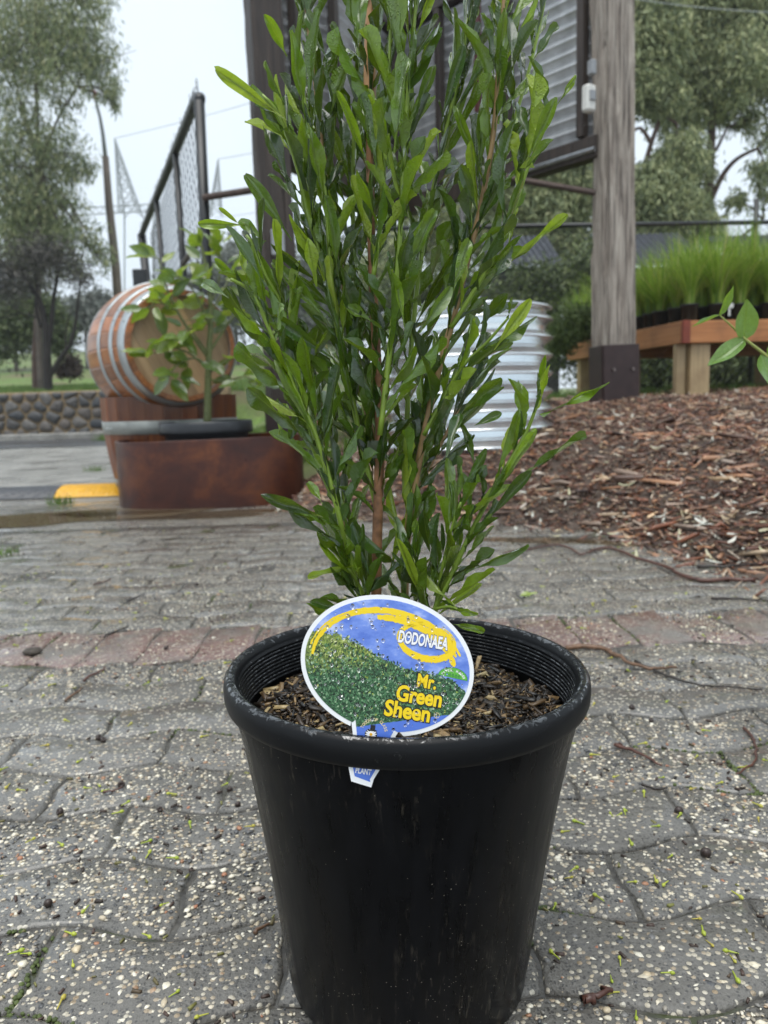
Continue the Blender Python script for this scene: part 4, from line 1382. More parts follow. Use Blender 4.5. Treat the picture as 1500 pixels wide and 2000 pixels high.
# the rest grow spirally along every stem
for P, mt in PATHS:
    seg = [(P[i + 1] - P[i]).length for i in range(len(P) - 1)]
    tot = sum(seg); s = 0.012 if mt is not m_bark else 0.05
    az = rl.uniform(0, 6.28)
    while s < tot:
        acc = 0
        for i, l in enumerate(seg):
            if acc + l >= s: break
            acc += l
        pos_ = P[i].lerp(P[i + 1], (s - acc) / seg[i]); t = (P[i + 1] - P[i]).normalized()
        if t.z < -.2: t = -t
        az += 2.4 + rl.uniform(-.4, .4)
        x_ = t.orthogonal().normalized(); y_ = t.cross(x_)
        rad = x_ * math.cos(az) + y_ * math.sin(az)
        f = s / tot
        ang = R(rl.uniform(16, 44) * (1.25 - .6 * f))
        d = (t * math.cos(ang) + rad * math.sin(ang)).normalized()
        L = (rl.uniform(.040, .076) if rl.random() < .74 else rl.uniform(.018, .036)) * (0.85 if f > .85 else 1) * (0.8 if mt is m_bark else 1)
        low = pos_.z < HP + .03
        if not (mt is m_bark and pos_.z < .42) and pos_.z > HP - .01:
            young = 1 if (rl.random() < (.42 + .6 * max(0, f - .5))) else 0
            face = t * math.sin(ang) - rad * math.cos(ang)
            face = (face * -1 if rl.random() < .3 else face) + Vector((rl.gauss(0, .45), rl.gauss(-.35, .4), rl.gauss(.1, .3)))
            tip_ = pos_ + d * L * (0.6 if low else 1)
            if not inside(tip_): s += .006; continue
            put_leaf(pos_ + rad * .001, pos_ + d * L * (0.6 if low else 1), L * rl.uniform(.088, .140), young, None, face)
        s += rl.uniform(.0036, .0078)
    # tuft of young leaves at the tip
    for k in range(3):
        t = (P[-1] - P[-2]).normalized()
        d = (t + Vector((rl.gauss(0, .2), rl.gauss(0, .2), .1))).normalized()
        if not inside(P[-1] + d * .03): continue
        put_leaf(P[-1], P[-1] + d * rl.uniform(.022, .045), rl.uniform(.004, .008), 1)
nt_ = len(TR)
order = list(range(nt_)) + sorted(range(nt_, len(LEAVES)), key=lambda i: (LEAVES[i][4].z > 0.95, -LEAVES[i][0] + (LEAVES[i][4].y - POT_Y) * .8))
for i in order[:300]:
    _, Mx, yg, vr, _b = LEAVES[i]
    link('leaf', (LY if yg else LD)[vr], shrub, Mx)
vs, fs, uvs = [], [], []
for i in order[300:]:
    _, Mx, yg, vr, _b = LEAVES[i]
    o = len(vs)
    gv, gf, gu = GE[vr]
    vs += [Mx @ Vector(q) - POT for q in gv]; fs += [tuple(k + o for k in f) for f in gf]; uvs += gu
if vs:
    o = bpy.data.objects.new('leaf', leaf_mesh('leaf', m_leaf_s, (vs, fs, uvs))); COL.objects.link(o); o.parent = shrub; kind(o, 'stuff')
print('LEAVES', len(LEAVES))
shrub.rotation_euler = (0, R(1.3), 0)

# ------------------------------------------------------------------ plant tag pushed through the rim
TD = 0.5290                                   # distance of the tag's plane along the view axis at the rim slot
TS = TD / FPX
T0 = Vector((0, 0, CAM_H)) + ray(757, 1305) * TD
tagr = empty('plant_tag', T0, 'oval printed plant tag with yellow lettering pushed through the rim of the black pot', 'plant tag')
Tx, Ty = rt, up
Tn = -fwd
def tp(px, py, h=0.0):
    """a point of the tag's own plane; h lifts it towards the viewer side of the card"""
    return T0 + Tx * ((px - 757) * TS) + Ty * ((1305 - py) * TS) + Tn * h
# card outline, clockwise from the upper left
def oval(cx, cy, a, b, rot, n=90):
    c, s = math.cos(rot), math.sin(rot)
    return [(cx + a * math.cos(q) * c - b * math.sin(q) * s, cy + a * math.cos(q) * s + b * math.sin(q) * c) for q in [2 * math.pi * k / n for k in range(n)]]
def card(inset):
    o = oval(756.5, 1300, 171 - inset, 136 - inset, R(14))
    neck = [(779 - inset * 1.0, 1428 + (0 if inset < 1 else -2)), (766 - inset * 1.1, 1448), (750 - inset, 1490), (730 - inset * .9, 1522), (725 - inset * .2, 1538 - inset * 1.25), (686 + inset * .8, 1526 - inset * 1.2), (679 + inset, 1489), (690 + inset * .9, 1440), (686 + inset, 1408 - inset * .3)]
    pts = []
    for (x, y) in o:
        # cut the oval where the neck leaves it
        if 686 + inset < x < 779 - inset and y > 1370: continue
        pts.append((x, y))
    # order: start just right of the neck going round anticlockwise in image terms
    import bisect
    ang = lambda p: (math.atan2(p[1] - 1300, p[0] - 756.5) - math.atan2(135, 10)) % (2 * math.pi)
    pts.sort(key=ang)
    # neck goes from the left end back to the right end
    left = [p for p in pts if p[0] <= 690 and p[1] > 1370]
    return pts, neck
def card_poly(inset):
    pts, neck = card(inset)
    # pts sorted from straight-down going clockwise (image): left side first, ends at the right of the neck
    start = [p for p in pts]
    return start + neck
def plate(name, inset, h0, h1, mat, par):
    P = card_poly(inset)
    b = MB(); n = len(P)
    top = [tp(x, y, h1) for x, y in P]; bot = [tp(x, y, h0) for x, y in P]
    from mathutils.geometry import tessellate_polygon
    tri = tessellate_polygon([[Vector((x, y, 0)) for x, y in P]])
    fs = []
    for t in tri:
        a, bb, c = (Vector(P[i]) for i in t)
        cr = (bb.x - a.x) * (c.y - a.y) - (bb.y - a.y) * (c.x - a.x)
        t = t if cr < 0 else t[::-1]               # image y runs down
        fs.append(tuple(t)); fs.append(tuple(i + n for i in t[::-1]))
    fs += [(i, (i + 1) % n, n + (i + 1) % n, n + i) for i in range(n)]
    return b.add(top + bot, fs).build(name, mat, par)
m_card = simple('white_card', (0.82, 0.83, 0.84), 0.25, var=0.02)
plate('card', 0, -0.0008, 0, m_card, tagr)

M = Mat('printed_photo', 0.22, 0.5)
p = M.obj()                                   # metres from the tag's centre, world-oriented
s = M.sep(p)
X = M.math('MULTIPLY', s[0], 1 / TS)          # view pixels from the centre, x right
Y = M.math('MULTIPLY', s[2], 1.0 / (TS * math.cos(PITCH)))    # y up
comb = M.n('ShaderNodeCombineXYZ'); M.l(X, comb.inputs[0]); M.l(Y, comb.inputs[1])
q = comb.outputs[0]
cl = M.noise(M.map(q, (0.016, 0.026, 1), rot=(0, 0, 0.25)), 1.0, 5, 0.6)
sky_c = M.ramp(cl, [(0.36, (0.085, 0.17, 0.58)), (0.52, (0.17, 0.28, 0.72)), (0.66, (0.46, 0.54, 0.82)), (0.8, (0.66, 0.68, 0.86))])
# hedge outline as a curve of x
rx = M.math('ADD', M.math('MULTIPLY', X, 1 / 340.0), 0.5)
hy_ = M.ramp(rx, [(0.0, 0.80), (0.22, 0.74), (0.36, 0.66), (0.5, 0.55), (0.6, 0.49), (0.74, 0.46), (0.88, 0.39), (1.0, 0.25)])
hy_ = M.math('MULTIPLY', M.math('SUBTRACT', hy_, 0.5), 280.0)
edge = M.math('MULTIPLY', M.math('SUBTRACT', M.noise(M.map(q, (.09, .09, 1)), 1.0, 5, 0.7), 0.5), 34.0)
hm = M.math('GREATER_THAN', M.math('ADD', hy_, edge), Y)
fol = M.noise(M.map(q, (.095, .12, 1)), 1.0, 9, 0.82, 2.2)
dk = M.ramp(fol, [(0.36, (0.003, 0.007, 0.006)), (0.47, (0.018, 0.06, 0.025)), (0.56, (0.06, 0.19, 0.08)), (0.68, (0.34, 0.46, 0.28))])
lt = M.ramp(fol, [(0.34, (0.012, 0.02, 0.008)), (0.46, (0.09, 0.14, 0.03)), (0.56, (0.26, 0.33, 0.06)), (0.68, (0.60, 0.60, 0.25))])
lf = M.ramp(M.math('ADD', M.math('MULTIPLY', Y, 0.012), M.noise(M.map(q, (.02, .02, 1)), 1.0, 3)), [(0.4, 0.0), (0.9, 1.0)])
c = M.mix(hm, sky_c, M.mix(lf, dk, lt))
bl = M.math('LESS_THAN', M.math('ADD', Y, M.math('ADD', M.math('MULTIPLY', edge, 0.25), M.math('MULTIPLY', X, -0.10))), -106.0)
c = M.mix(bl, c, (0.085, 0.18, 0.62))
M.set('Base Color', c)
m_print = M.m
plate('print', 8.5, -0.00035, 0.00022, m_print, tagr)

# foliage of the printed hedge: tiny leaf shapes
def hedge_y(x):
    return float(np.interp((x - 757) / 340 + .5, [0, .22, .36, .5, .6, .74, .88, 1], [.80, .74, .66, .55, .49, .46, .39, .25]) - .5) * 280
M = Mat('printed_leaf_dark', .22); M.set('Base Color', M.ramp(M.island(), [(0, (.003, .008, .006)), (.35, (.012, .045, .018)), (.6, (.04, .13, .045)), (.82, (.11, .27, .12)), (1, (.40, .52, .34))])); m_pld = M.m
M = Mat('printed_leaf_lime', .22); M.set('Base Color', M.ramp(M.island(), [(0, (.012, .02, .006)), (.3, (.06, .11, .02)), (.6, (.19, .28, .04)), (.85, (.42, .50, .12)), (1, (.70, .72, .38))])); m_pll = M.m
rr = random.Random(77)
bd_, bl_ = MB(), MB()
for k in range(5200):
    q, w_ = rr.uniform(0, 6.283), math.sqrt(rr.random())
    ox, oy = 157 * w_ * math.cos(q), 122 * w_ * math.sin(q)
    x, y = 756.5 + ox * math.cos(R(14)) - oy * math.sin(R(14)), 1300 + ox * math.sin(R(14)) + oy * math.cos(R(14))
    yu = 1305 - y
    if yu > hedge_y(x) + rr.uniform(-9, 5) or yu < -103 + (x - 757) * .10 + rr.uniform(-2, 8): continue
    lime = rr.random() < min(1, max(.06, (yu + 15) / 75 + (650 - x) / 260))
    L_, W_ = rr.uniform(3, 9), rr.uniform(.9, 2.2); a = rr.gauss(-1.4, .75)
    dx, dy = math.cos(a), math.sin(a); h = .00026 + rr.random() * .00003
    (bl_ if lime else bd_).add([tp(x, y, h), tp(x + dx * L_ * .5 + dy * W_, y + dy * L_ * .5 - dx * W_, h), tp(x + dx * L_, y + dy * L_, h), tp(x + dx * L_ * .5 - dy * W_, y + dy * L_ * .5 + dx * W_, h)], [(0, 1, 2, 3)])
kind(bd_.build('printed_foliage', m_pld, tagr), 'stuff'); kind(bl_.build('printed_foliage', m_pll, tagr), 'stuff')

m_yelink = simple('yellow_ink', (0.86, 0.62, 0.01), 0.22, var=.03)
m_blkink = simple('black_ink', (0.01, 0.01, 0.012), 0.25, var=.03)
m_whtink = simple('white_ink', (0.85, 0.85, 0.86), 0.22, var=.02)
m_grnink = simple('green_ink', (0.11, 0.42, 0.045), 0.22, var=.04)
m_dgrnink = simple('dark_green_ink', (0.012, 0.13, 0.045), 0.22, var=.04)
m_creamink = simple('cream_ink', (0.72, 0.60, 0.33), 0.22, var=.04)
m_bluink = simple('pale_blue_ink', (0.35, 0.6, 0.85), 0.22, var=.04)
m_shadow = simple('navy_ink', (0.05, 0.06, 0.16), 0.25, var=.03)

def strokes(arc, widths, seed, h, name, mat, n=16):
    """brush strokes: ragged ribbons along an ellipse arc (cx, cy, a, b, rot, a0, a1)"""
    rr = random.Random(seed)
    cx, cy, a, b_, rot, a0, a1 = arc
    b = MB()
    for k, w in enumerate(widths):
        off = rr.uniform(-w * .9, w * .9)
        s0 = a0 + (a1 - a0) * (rr.uniform(0, .22) if k else 0); s1 = a1 - (a1 - a0) * (rr.uniform(0, .3) if k else 0)
        m = max(14, int(abs(s1 - s0) * 26))
        vs = []
        for i in range(m + 1):
            t = i / m; q = s0 + (s1 - s0) * t
            ww = w * (0.35 + .65 * math.sin(math.pi * min(1, max(.03, t))) ** .35) * rr.uniform(.8, 1.15) * (.5 if k else 1)
            for sg in (-1, 1):
                ra_, rb_ = a + off + sg * ww / 2, b_ + off * .8 + sg * ww / 2
                x, y = ra_ * math.cos(q), rb_ * math.sin(q)
                vs.append(tp(cx + x * math.cos(rot) - y * math.sin(rot) + rr.uniform(-.6, .6), cy + x * math.sin(rot) + y * math.cos(rot) + rr.uniform(-.6, .6), h + k * .000008))
        b.add(vs, [(2 * i, 2 * i + 1, 2 * i + 3, 2 * i + 2) for i in range(m)])
    return b.build(name, mat, tagr)
# the big sweep over the top, thick to the right, thin to the left
strokes((753, 1300, 149, 108, R(12), R(176), R(335)), [9, 7, 8, 6], 3, .00032, 'swirl_stroke', m_yelink)
strokes((757, 1302, 140, 100, R(13), R(252), R(342)), [15, 11, 10, 13, 9], 4, .00036, 'swirl_stroke', m_yelink)
# the ring round the plant's name
strokes((833, 1252, 55, 33, R(13), R(-70), R(265)), [8, 6, 7, 5], 7, .00036, 'swirl_stroke', m_yelink)
strokes((834, 1255, 55, 33, R(13), R(-20), R(160)), [12, 9, 8], 9, .00044, 'swirl_stroke', m_yelink)

def lettering(body, cx, cy, w, hgt, rot_deg, mat, h, name='lettering', bold=0.03, shear=0.0, par=None, outline=None, omat=None, spacing=1.0):
    cu = bpy.data.curves.new('lettering', 'FONT')
    cu.body = body; cu.offset = bold; cu.shear = shear; cu.resolution_u = 4; cu.space_character = spacing
    cu.align_x = 'CENTER'
    tmp = bpy.data.objects.new('tmp_text', cu); COL.objects.link(tmp)
    def grab(off):
        cu.offset = off
        bpy.context.view_layer.update()
        dg = bpy.context.evaluated_depsgraph_get()
        return bpy.data.meshes.new_from_object(tmp.evaluated_get(dg))
    me = grab(bold)
    xs = [v.co.x for v in me.vertices]; ys = [v.co.y for v in me.vertices]
    x0, x1, y0, y1 = min(xs), max(xs), min(ys), max(ys)
    def place(me, hh, mt, nm, par_):
        a = R(-rot_deg); c, s_ = math.cos(a), math.sin(a)
        org = worg(par_)
        for v in me.vertices:
            X_ = ((v.co.x - (x0 + x1) / 2) / (x1 - x0)) * w; Y_ = ((v.co.y - (y0 + y1) / 2) / (y1 - y0)) * hgt
            v.co = tp(cx + X_ * c - Y_ * s_, cy - (X_ * s_ + Y_ * c), hh) - org
        me.materials.clear(); me.materials.append(mt); me.name = nm
        o = bpy.data.objects.new(nm, me); o.parent = par_; COL.objects.link(o); ORG[o.name] = Vector((0, 0, 0))
        return o
    o = place(me, h, mat, name, par or tagr)
    if outline:
        me2 = grab(bold + outline)
        place(me2, h - .00006, omat or m_blkink, 'lettering_outline', o)
    bpy.data.objects.remove(tmp); bpy.data.curves.remove(cu)
    return o
lettering('DODONAEA', 827, 1250, 98, 25, 9.5, m_whtink, .00056, bold=.035, outline=.04, omat=m_shadow)
lettering('Mr.', 834, 1331, 38, 27, 9, m_yelink, .00046, bold=.035, outline=.05)
lettering('Green', 819, 1359, 90, 33, 9, m_yelink, .00046, bold=.035, outline=.05)
lettering('Sheen', 796, 1388, 90, 33, 9, m_yelink, .00046, bold=.035, outline=.05)
lettering('PLANT', 710, 1506, 31, 11.5, 9, m_whtink, .00036, bold=.03)
lettering('HEDGING', 713, 1494, 43, 11.5, 9, m_whtink, .00036, bold=.03)
# little mark after the name
b = MB()
for r0_, r1_, a0, a1 in ((4.6, 5.6, 100, 260), (4.6, 5.6, -80, 80)):
    vs = []
    for i in range(11):
        q = R(a0 + (a1 - a0) * i / 10)
        for r_ in (r0_, r1_): vs.append(tp(853 + r_ * math.cos(q), 1397 + r_ * math.sin(q), .0004))
    b.add(vs, [(2 * i, 2 * i + 1, 2 * i + 3, 2 * i + 2) for i in range(10)])
b.add([tp(852.6, 1391, .0004), tp(853.6, 1391, .0004), tp(853.2, 1403, .0004), tp(852.2, 1403, .0004)], [(0, 1, 2, 3)])
b.build('rights_mark', m_creamink, tagr)

# green half-round badge with five drops
def flat(poly, h, name, mat, par):
    b = MB(); n = len(poly)
    cx_ = sum(x for x, y in poly) / n; cy_ = sum(y for x, y in poly) / n
    b.add([tp(cx_, cy_, h)] + [tp(x, y, h) for x, y in poly], [(0, 1 + k, 1 + (k + 1) % n) for k in range(n)])
    return b.build(name, mat, par)
def half(cx, cy, a, b_, rot, n=24):
    out = []
    for k in range(n + 1):
        q = math.pi + math.pi * k / n
        x, y = a * math.cos(q), b_ * math.sin(q)
        out.append((cx + x * math.cos(rot) - y * math.sin(rot), cy + x * math.sin(rot) + y * math.cos(rot)))
    return out
bg = flat(half(884, 1324, 29.5, 20.5, R(12.5)), .0003, 'badge', m_dgrnink, tagr)
flat(half(884, 1323.4, 28.3, 19.2, R(12.5)), .00036, 'badge_face', m_grnink, bg)
def drop(cx, cy, r, n=14):
    out = [(cx, cy - r * 2.0)]
    for k in range(n + 1):
        q = R(-40 + 260 * k / n)
        out.append((cx + r * math.cos(q), cy + r * math.sin(q)))
    return out
for i in range(5):
    x_, y_ = 873 + i * 5.9, 1317 + i * 1.35
    d_ = flat(drop(x_, y_, 2.3), .00042, 'water_drop', m_dgrnink, bg)
    flat(drop(x_, y_ + .2, 1.25), .00047, 'drop_fill', m_bluink if i == 0 else m_grnink, bg)
def arc_text(word, cx, cy, a, b_, rot, a0, a1, hgt, mat, h, par):
    for i, ch in enumerate(word):
        if ch == ' ': continue
        q = R(a0 + (a1 - a0) * (i + .5) / len(word))
        x, y = a * math.cos(q), b_ * math.sin(q)
        X_ = cx + x * math.cos(rot) - y * math.sin(rot); Y_ = cy + x * math.sin(rot) + y * math.cos(rot)
        lettering(ch, X_, Y_, hgt * .72, hgt, math.degrees(q) + 90 + math.degrees(rot), mat, h, bold=.02, par=par)
arc_text('WATER MISER', 884, 1324, 22.5, 14.6, R(12.5), 190, 350, 4.6, m_whtink, .00042, bg)
# daisy with a top hat, and its arched lettering
ds = flat(oval(724.5, 1434, 12.2, 11.6, 0, 28), .0003, 'daisy_emblem', m_blkink, tagr)
for k in range(14):
    q = 2 * math.pi * k / 14
    cxp, cyp = 724.5 + 7.1 * math.cos(q), 1434 + 6.8 * math.sin(q)
    flat([(cxp + 4.6 * math.cos(t) * math.cos(q) - 1.35 * math.sin(t) * math.sin(q), cyp + 4.6 * math.cos(t) * math.sin(q) + 1.35 * math.sin(t) * math.cos(q)) for t in [2 * math.pi * j / 10 for j in range(10)]], .00036, 'petal', m_whtink, ds)
flat(oval(724.5, 1434, 3.0, 2.9, 0, 14), .00042, 'daisy_centre', simple('orange_ink', (.8, .42, .02), .25, var=.03), ds)
flat([(719.5, 1427), (716.8, 1424.6), (723.5, 1425.2), (723.9, 1415.2), (733.4, 1416.4), (732.2, 1425.8), (737, 1427), (734, 1428.2)], .00048, 'top_hat', m_blkink, ds)
arc_text('TOUCH OF CLASS', 729, 1432, 25, 27, R(14), 190, 340, 6.0, m_creamink, .00036, tagr)

# rain drops standing on the card
M = Mat('rain_drop', 0.02, 0.5)
M.b.inputs['Transmission Weight'].default_value = 1.0
M.b.inputs['IOR'].default_value = 1.33
M.set('Base Color', (1, 1, 1))
m_drop = M.m
rr = random.Random(5)
b = MB()
O_in = oval(756.5, 1300, 160, 125, R(14), 60)
for k in range(170):
    q, w_ = rr.uniform(0, 6.283), math.sqrt(rr.random())
    x = 756.5 + (158 * w_ * math.cos(q)) * math.cos(R(14)) - (124 * w_ * math.sin(q)) * math.sin(R(14))
    y = 1300 + (158 * w_ * math.cos(q)) * math.sin(R(14)) + (124 * w_ * math.sin(q)) * math.cos(R(14))
    r_ = rr.choice((1.1, 1.4, 1.8, 2.3, 3.0, 3.6)) * rr.uniform(.8, 1.15); el = rr.uniform(1, 1.5)
    vs = []; n = 9
    for (f, hh) in ((1.0, 0.0), (.85, .13), (.5, .21)):
        for j in range(n):
            a = 2 * math.pi * j / n
            vs.append(tp(x + r_ * f * math.cos(a), y + r_ * f * el * math.sin(a), .0006 + hh * r_ * TS))
    vs.append(tp(x, y, .0006 + .235 * r_ * TS))
    fs = [(i * n + (j + 1) % n, i * n + j, (i + 1) * n + j, (i + 1) * n + (j + 1) % n) for i in range(2) for j in range(n)]
    fs += [(2 * n + (j + 1) % n, 2 * n + j, 3 * n) for j in range(n)]
    fs += [tuple(range(n))]
    b.add(vs, fs)
kind(b.build('rain_drops', m_drop, tagr, True), 'stuff')

# ------------------------------------------------------------------ broad-leaved shrub in the ring planter
m_tub = simple('dark_grey_tub', (0.022, 0.024, 0.028), 0.35, var=.2, nscale=20)
SY = 4.22
sc_ = at(402, 822, SY)
ts = empty('tub_shrub', (sc_.x, SY, .2), 'leafy light green shrub in a low black tub inside the rusted steel ring', 'potted plant')
trr = (at(490, 822, SY).x - at(312, 822, SY).x) / 2
tz = sc_.z + .0
MB().lathe([(trr * .8, .21), (trr * .9, tz - .075), (trr * .92, tz - .07), (trr, tz - .068), (trr * 1.01, tz - .05), (trr * 1.01, tz - .012), (trr * .99, tz), (trr * .95, tz), (trr * .93, tz - .02), (trr * .9, tz - .07)], 56, (sc_.x, SY, 0)).build('tub', m_tub, ts, True)
b = MB(); b.lathe([(trr * .92, tz - .05), (.001, tz - .035)], 32, (sc_.x, SY, 0)); b.build('soil', m_soilwet, ts, True)
ST = [([(405, 830), (406, 760), (408, 690), (412, 620), (408, 560), (398, 500), (390, 470)], 0, .0, .022, .006),
      ([(407, 700), (372, 650), (345, 605), (325, 560), (310, 505)], 0, -.12, .009, .004),
      ([(408, 690), (440, 640), (470, 600), (492, 560)], 0, .1, .008, .004),
      ([(406, 720), (370, 690), (335, 680), (300, 690)], 0, -.15, .007, .003),
      ([(406, 730), (450, 700), (485, 690), (515, 655)], 0, .05, .007, .003),
      ([(410, 640), (390, 590), (372, 560), (350, 540)], 0, -.1, .007, .003),
      ([(412, 610), (440, 560), (455, 520)], 0, .12, .006, .003),
      ([(406, 740), (440, 745), (475, 735), (500, 745)], 0, -.12, .006, .003),
      ([(406, 690), (385, 660), (370, 640), (352, 655)], -.05, -.2, .006, .003),
      ([(408, 600), (425, 560), (432, 510), (425, 480)], -.05, -.1, .005, .003), ([(345, 605), (330, 600), (310, 590), (292, 600)], -.08, -.2, .005, .003), ([(408, 720), (385, 700), (350, 710), (330, 735)], -.05, -.22, .005, .003)]
m_shrubstem = simple('green_woody_stem', (0.13, 0.15, 0.05), .5, var=.3, nscale=40)
M = leaf_material('tub_shrub_leaf', True, [(0, (0.04, 0.085, 0.02)), (0.4, (0.09, 0.15, 0.03)), (0.7, (0.20, 0.26, 0.045)), (1, (0.34, 0.37, 0.06))])
GO = [leaf_geom('ovate', bd, .03, 40 + i, 6) for i, bd in enumerate((.1, .35, -.2, .5))]
LO = [leaf_mesh('leaf', M, g) for g in GO]
rl2 = random.Random(8)
nl = 0
for pts, d0, d1, ra_, rb_ in ST:
    m = len(pts)
    P = smoothpath([at(px, py, SY + d0 + (d1 - d0) * i / (m - 1)) for i, (px, py) in enumerate(pts)], 4)
    MB().tube(P, [ra_ + (rb_ - ra_) * i / (len(P) - 1) for i in range(len(P))], 8).build('stem', m_shrubstem, ts, True)
    for i in range(4 if ra_ < .02 else 10, len(P)):
        for k in range(2 if i < len(P) - 1 else 6):
            if rl2.random() < .40: continue
            a = rl2.uniform(0, 6.28)
            t = (P[i] - P[i - 1]).normalized()
            d = Vector((math.cos(a), math.sin(a) * .9, rl2.uniform(-.75, .35))) + t * .5
            pos_ = P[i]; dn = d.normalized()
            L = rl2.uniform(.085, .145)
            st_ = pos_ + dn * rl2.uniform(.01, .05)
            face = Vector((rl2.gauss(0, .5), rl2.gauss(-.7, .5), rl2.gauss(.8, .4)))
            link('leaf', LO[rl2.randrange(4)], ts, frame(st_, dn, face, L * rl2.uniform(.42, .55), L, L)); nl += 1
            MB().tube([pos_, st_], .0018, 4, False).build('leaf_stalk', m_shrubstem, ts) if L > .1 else None
print('tub leaves', nl)

# ------------------------------------------------------------------ sapling with oval leaves leaning in from the right
GY_ = 1.06
gp = at(1690, 1000, GY_)
gs = empty('oval_leaf_sapling', (gp.x, GY_, 0), 'sapling with pale green oval leaves reaching in beside the plant bench', 'potted plant')
MB().lathe([(.001, .004), (.075, .004), (.08, 0), (.1, .19), (.108, .19), (.11, .205), (.104, .21), (.098, .2), (.096, .17)], 40, (gp.x, GY_, 0)).build('pot', m_pot, gs, True)
MB().lathe([(.097, .175), (.001, .18)], 30, (gp.x, GY_, 0)).build('soil', m_soilwet, gs, True)
P = smoothpath([Vector((gp.x, GY_, .17)), at(1685, 1100, GY_), at(1660, 900, GY_), at(1575, 775, GY_), at(1510, 708, GY_), at(1487, 687, GY_), at(1455, 662, GY_), at(1428, 636, GY_), at(1406, 616, GY_)], 3)
MB().tube(P, [.0042 - .0032 * i / (len(P) - 1) for i in range(len(P))], 8).build('stem', simple('yellow_green_stem', (.32, .36, .09), .4, var=.2), gs, True)
mo = leaf_material('oval_leaf', True, [(0, (0.07, 0.17, 0.035)), (1, (0.13, 0.25, 0.05))])
GV = leaf_mesh('leaf', mo, leaf_geom('ovate', .12, .02, 77, 8))
GV2 = leaf_mesh('leaf', mo, leaf_geom('ovate', .3, .02, 78, 8))
for (bx_, by_, tx_, ty_, w_, fc) in ((1405, 616, 1426, 553, 24, (.6, -1, .3)), (1453, 664, 1456, 583, 48, (.1, -1, .2)), (1456, 662, 1376, 724, 33, (-.2, -1, .5)), (1404, 616, 1350, 643, 7, (.4, -.15, 1)),
                                     (1487, 690, 1512, 770, 50, (.2, -1, .3)), (1500, 700, 1560, 640, 40, (.1, -1, .4)), (1600, 800, 1680, 760, 40, (0, -1, .5)), (1640, 900, 1570, 930, 40, (0, -1, .5)), (1655, 1000, 1730, 980, 40, (0, -1, .5))):
    B_ = at(bx_, by_, GY_); T_ = at(tx_, ty_, GY_ - .01)
    L = (T_ - B_).length
    link('leaf', rl2.choice((GV, GV2)), gs, frame(B_, T_ - B_, fc, w_ * GY_ / FPX, L, L))

# ------------------------------------------------------------------ nursery bench and its pots of grass
m_bench = wood('orange_bench_timber', (0.22, 0.085, 0.030), (0.36, 0.155, 0.055), (0.46, 0.235, 0.10), 0.45, 'X', 1.0)
m_bench_end = wood('pale_bench_timber', (0.28, 0.20, 0.11), (0.42, 0.31, 0.17), (0.52, 0.40, 0.24), 0.5, 'Z', 1.0)
m_redend = simple('red_brown_sealed_end', (0.19, 0.035, 0.015), 0.5, var=.3)
BY = 5.55
A_ = at(1336, 640, BY)
Bp = at(1112, 690, 7.7)
bt = at(1336, 627, BY).z
bh = 0.155
A2 = Vector((A_.x, BY, 0)); B2 = Vector((Bp.x, 7.7, 0))
e1 = (B2 - A2); LAB = e1.length; e1.normalize()
e2 = Vector((e1.y, -e1.x, 0))                  # to the right
LAC = 3.2
bench = empty('plant_bench', (A2.x, A2.y, gz(A2.x, A2.y)), 'orange timber bench carrying rows of grass pots behind the grey post', 'bench')
rotA = Matrix.Rotation(math.atan2(e1.y, e1.x), 3, 'Z'); rotC = Matrix.Rotation(math.atan2(e2.y, e2.x), 3, 'Z')
def beam(p, q, w, h, z, rot, nm, mat):
    c = (p + q) / 2
    o = MB().bbox((0, 0, 0), ((q - p).length, w, h), .004).mesh(nm, mat)
    return link(nm, o, bench, Matrix.Translation((c.x, c.y, z)) @ rot.to_4x4())
beam(A2 + e1 * .0, B2, .05, bh, bt - bh / 2, rotA, 'side_beam', m_bench)
beam(A2 + e2 * .027, A2 + e2 * LAC, .05, bh, bt - bh / 2, rotC, 'front_beam', m_bench)
beam(B2 + e2 * .027, B2 + e2 * LAC, .05, bh, bt - bh / 2, rotC, 'back_beam', m_bench)
q = A2 - e1 * .0265 + e2 * .0; MB().bbox((q.x - .005, q.y - .012, bt - bh / 2), (.055, .03, bh + .004), .003, rotC).build('beam_end', m_redend, bench)
for i in range(9):                             # boards of the top
    t = (i + .5) / 9
    beam(A2 + e1 * (LAB * t) + e2 * .03, A2 + e1 * (LAB * t) + e2 * LAC, LAB / 9 * .9, .03, bt - .02, rotC, 'board', m_bench_end)
def leg(p, w, d, nm='leg', mat=m_bench_end):
    z0 = gz(p.x, p.y) - .04
    me = MB().bbox((0, 0, 0), (w, d, bt - bh - z0 - .002), .005).mesh(nm, mat)
    link(nm, me, bench, Matrix.Translation((p.x, p.y, (bt - bh + z0) / 2)) @ rotC.to_4x4())
leg(A2 + e1 * .07 + e2 * .145, .15, .09)
leg(A2 + e1 * .09 + e2 * .02, .075, .05)
leg(B2 - e1 * .12 + e2 * .12, .15, .09)
leg(A2 + e1 * 1.1 + e2 * .14, .12, .09)
leg(A2 + e1 * .07 + e2 * 2.2, .15, .09)
leg(B2 - e1 * .12 + e2 * 2.0, .15, .09)

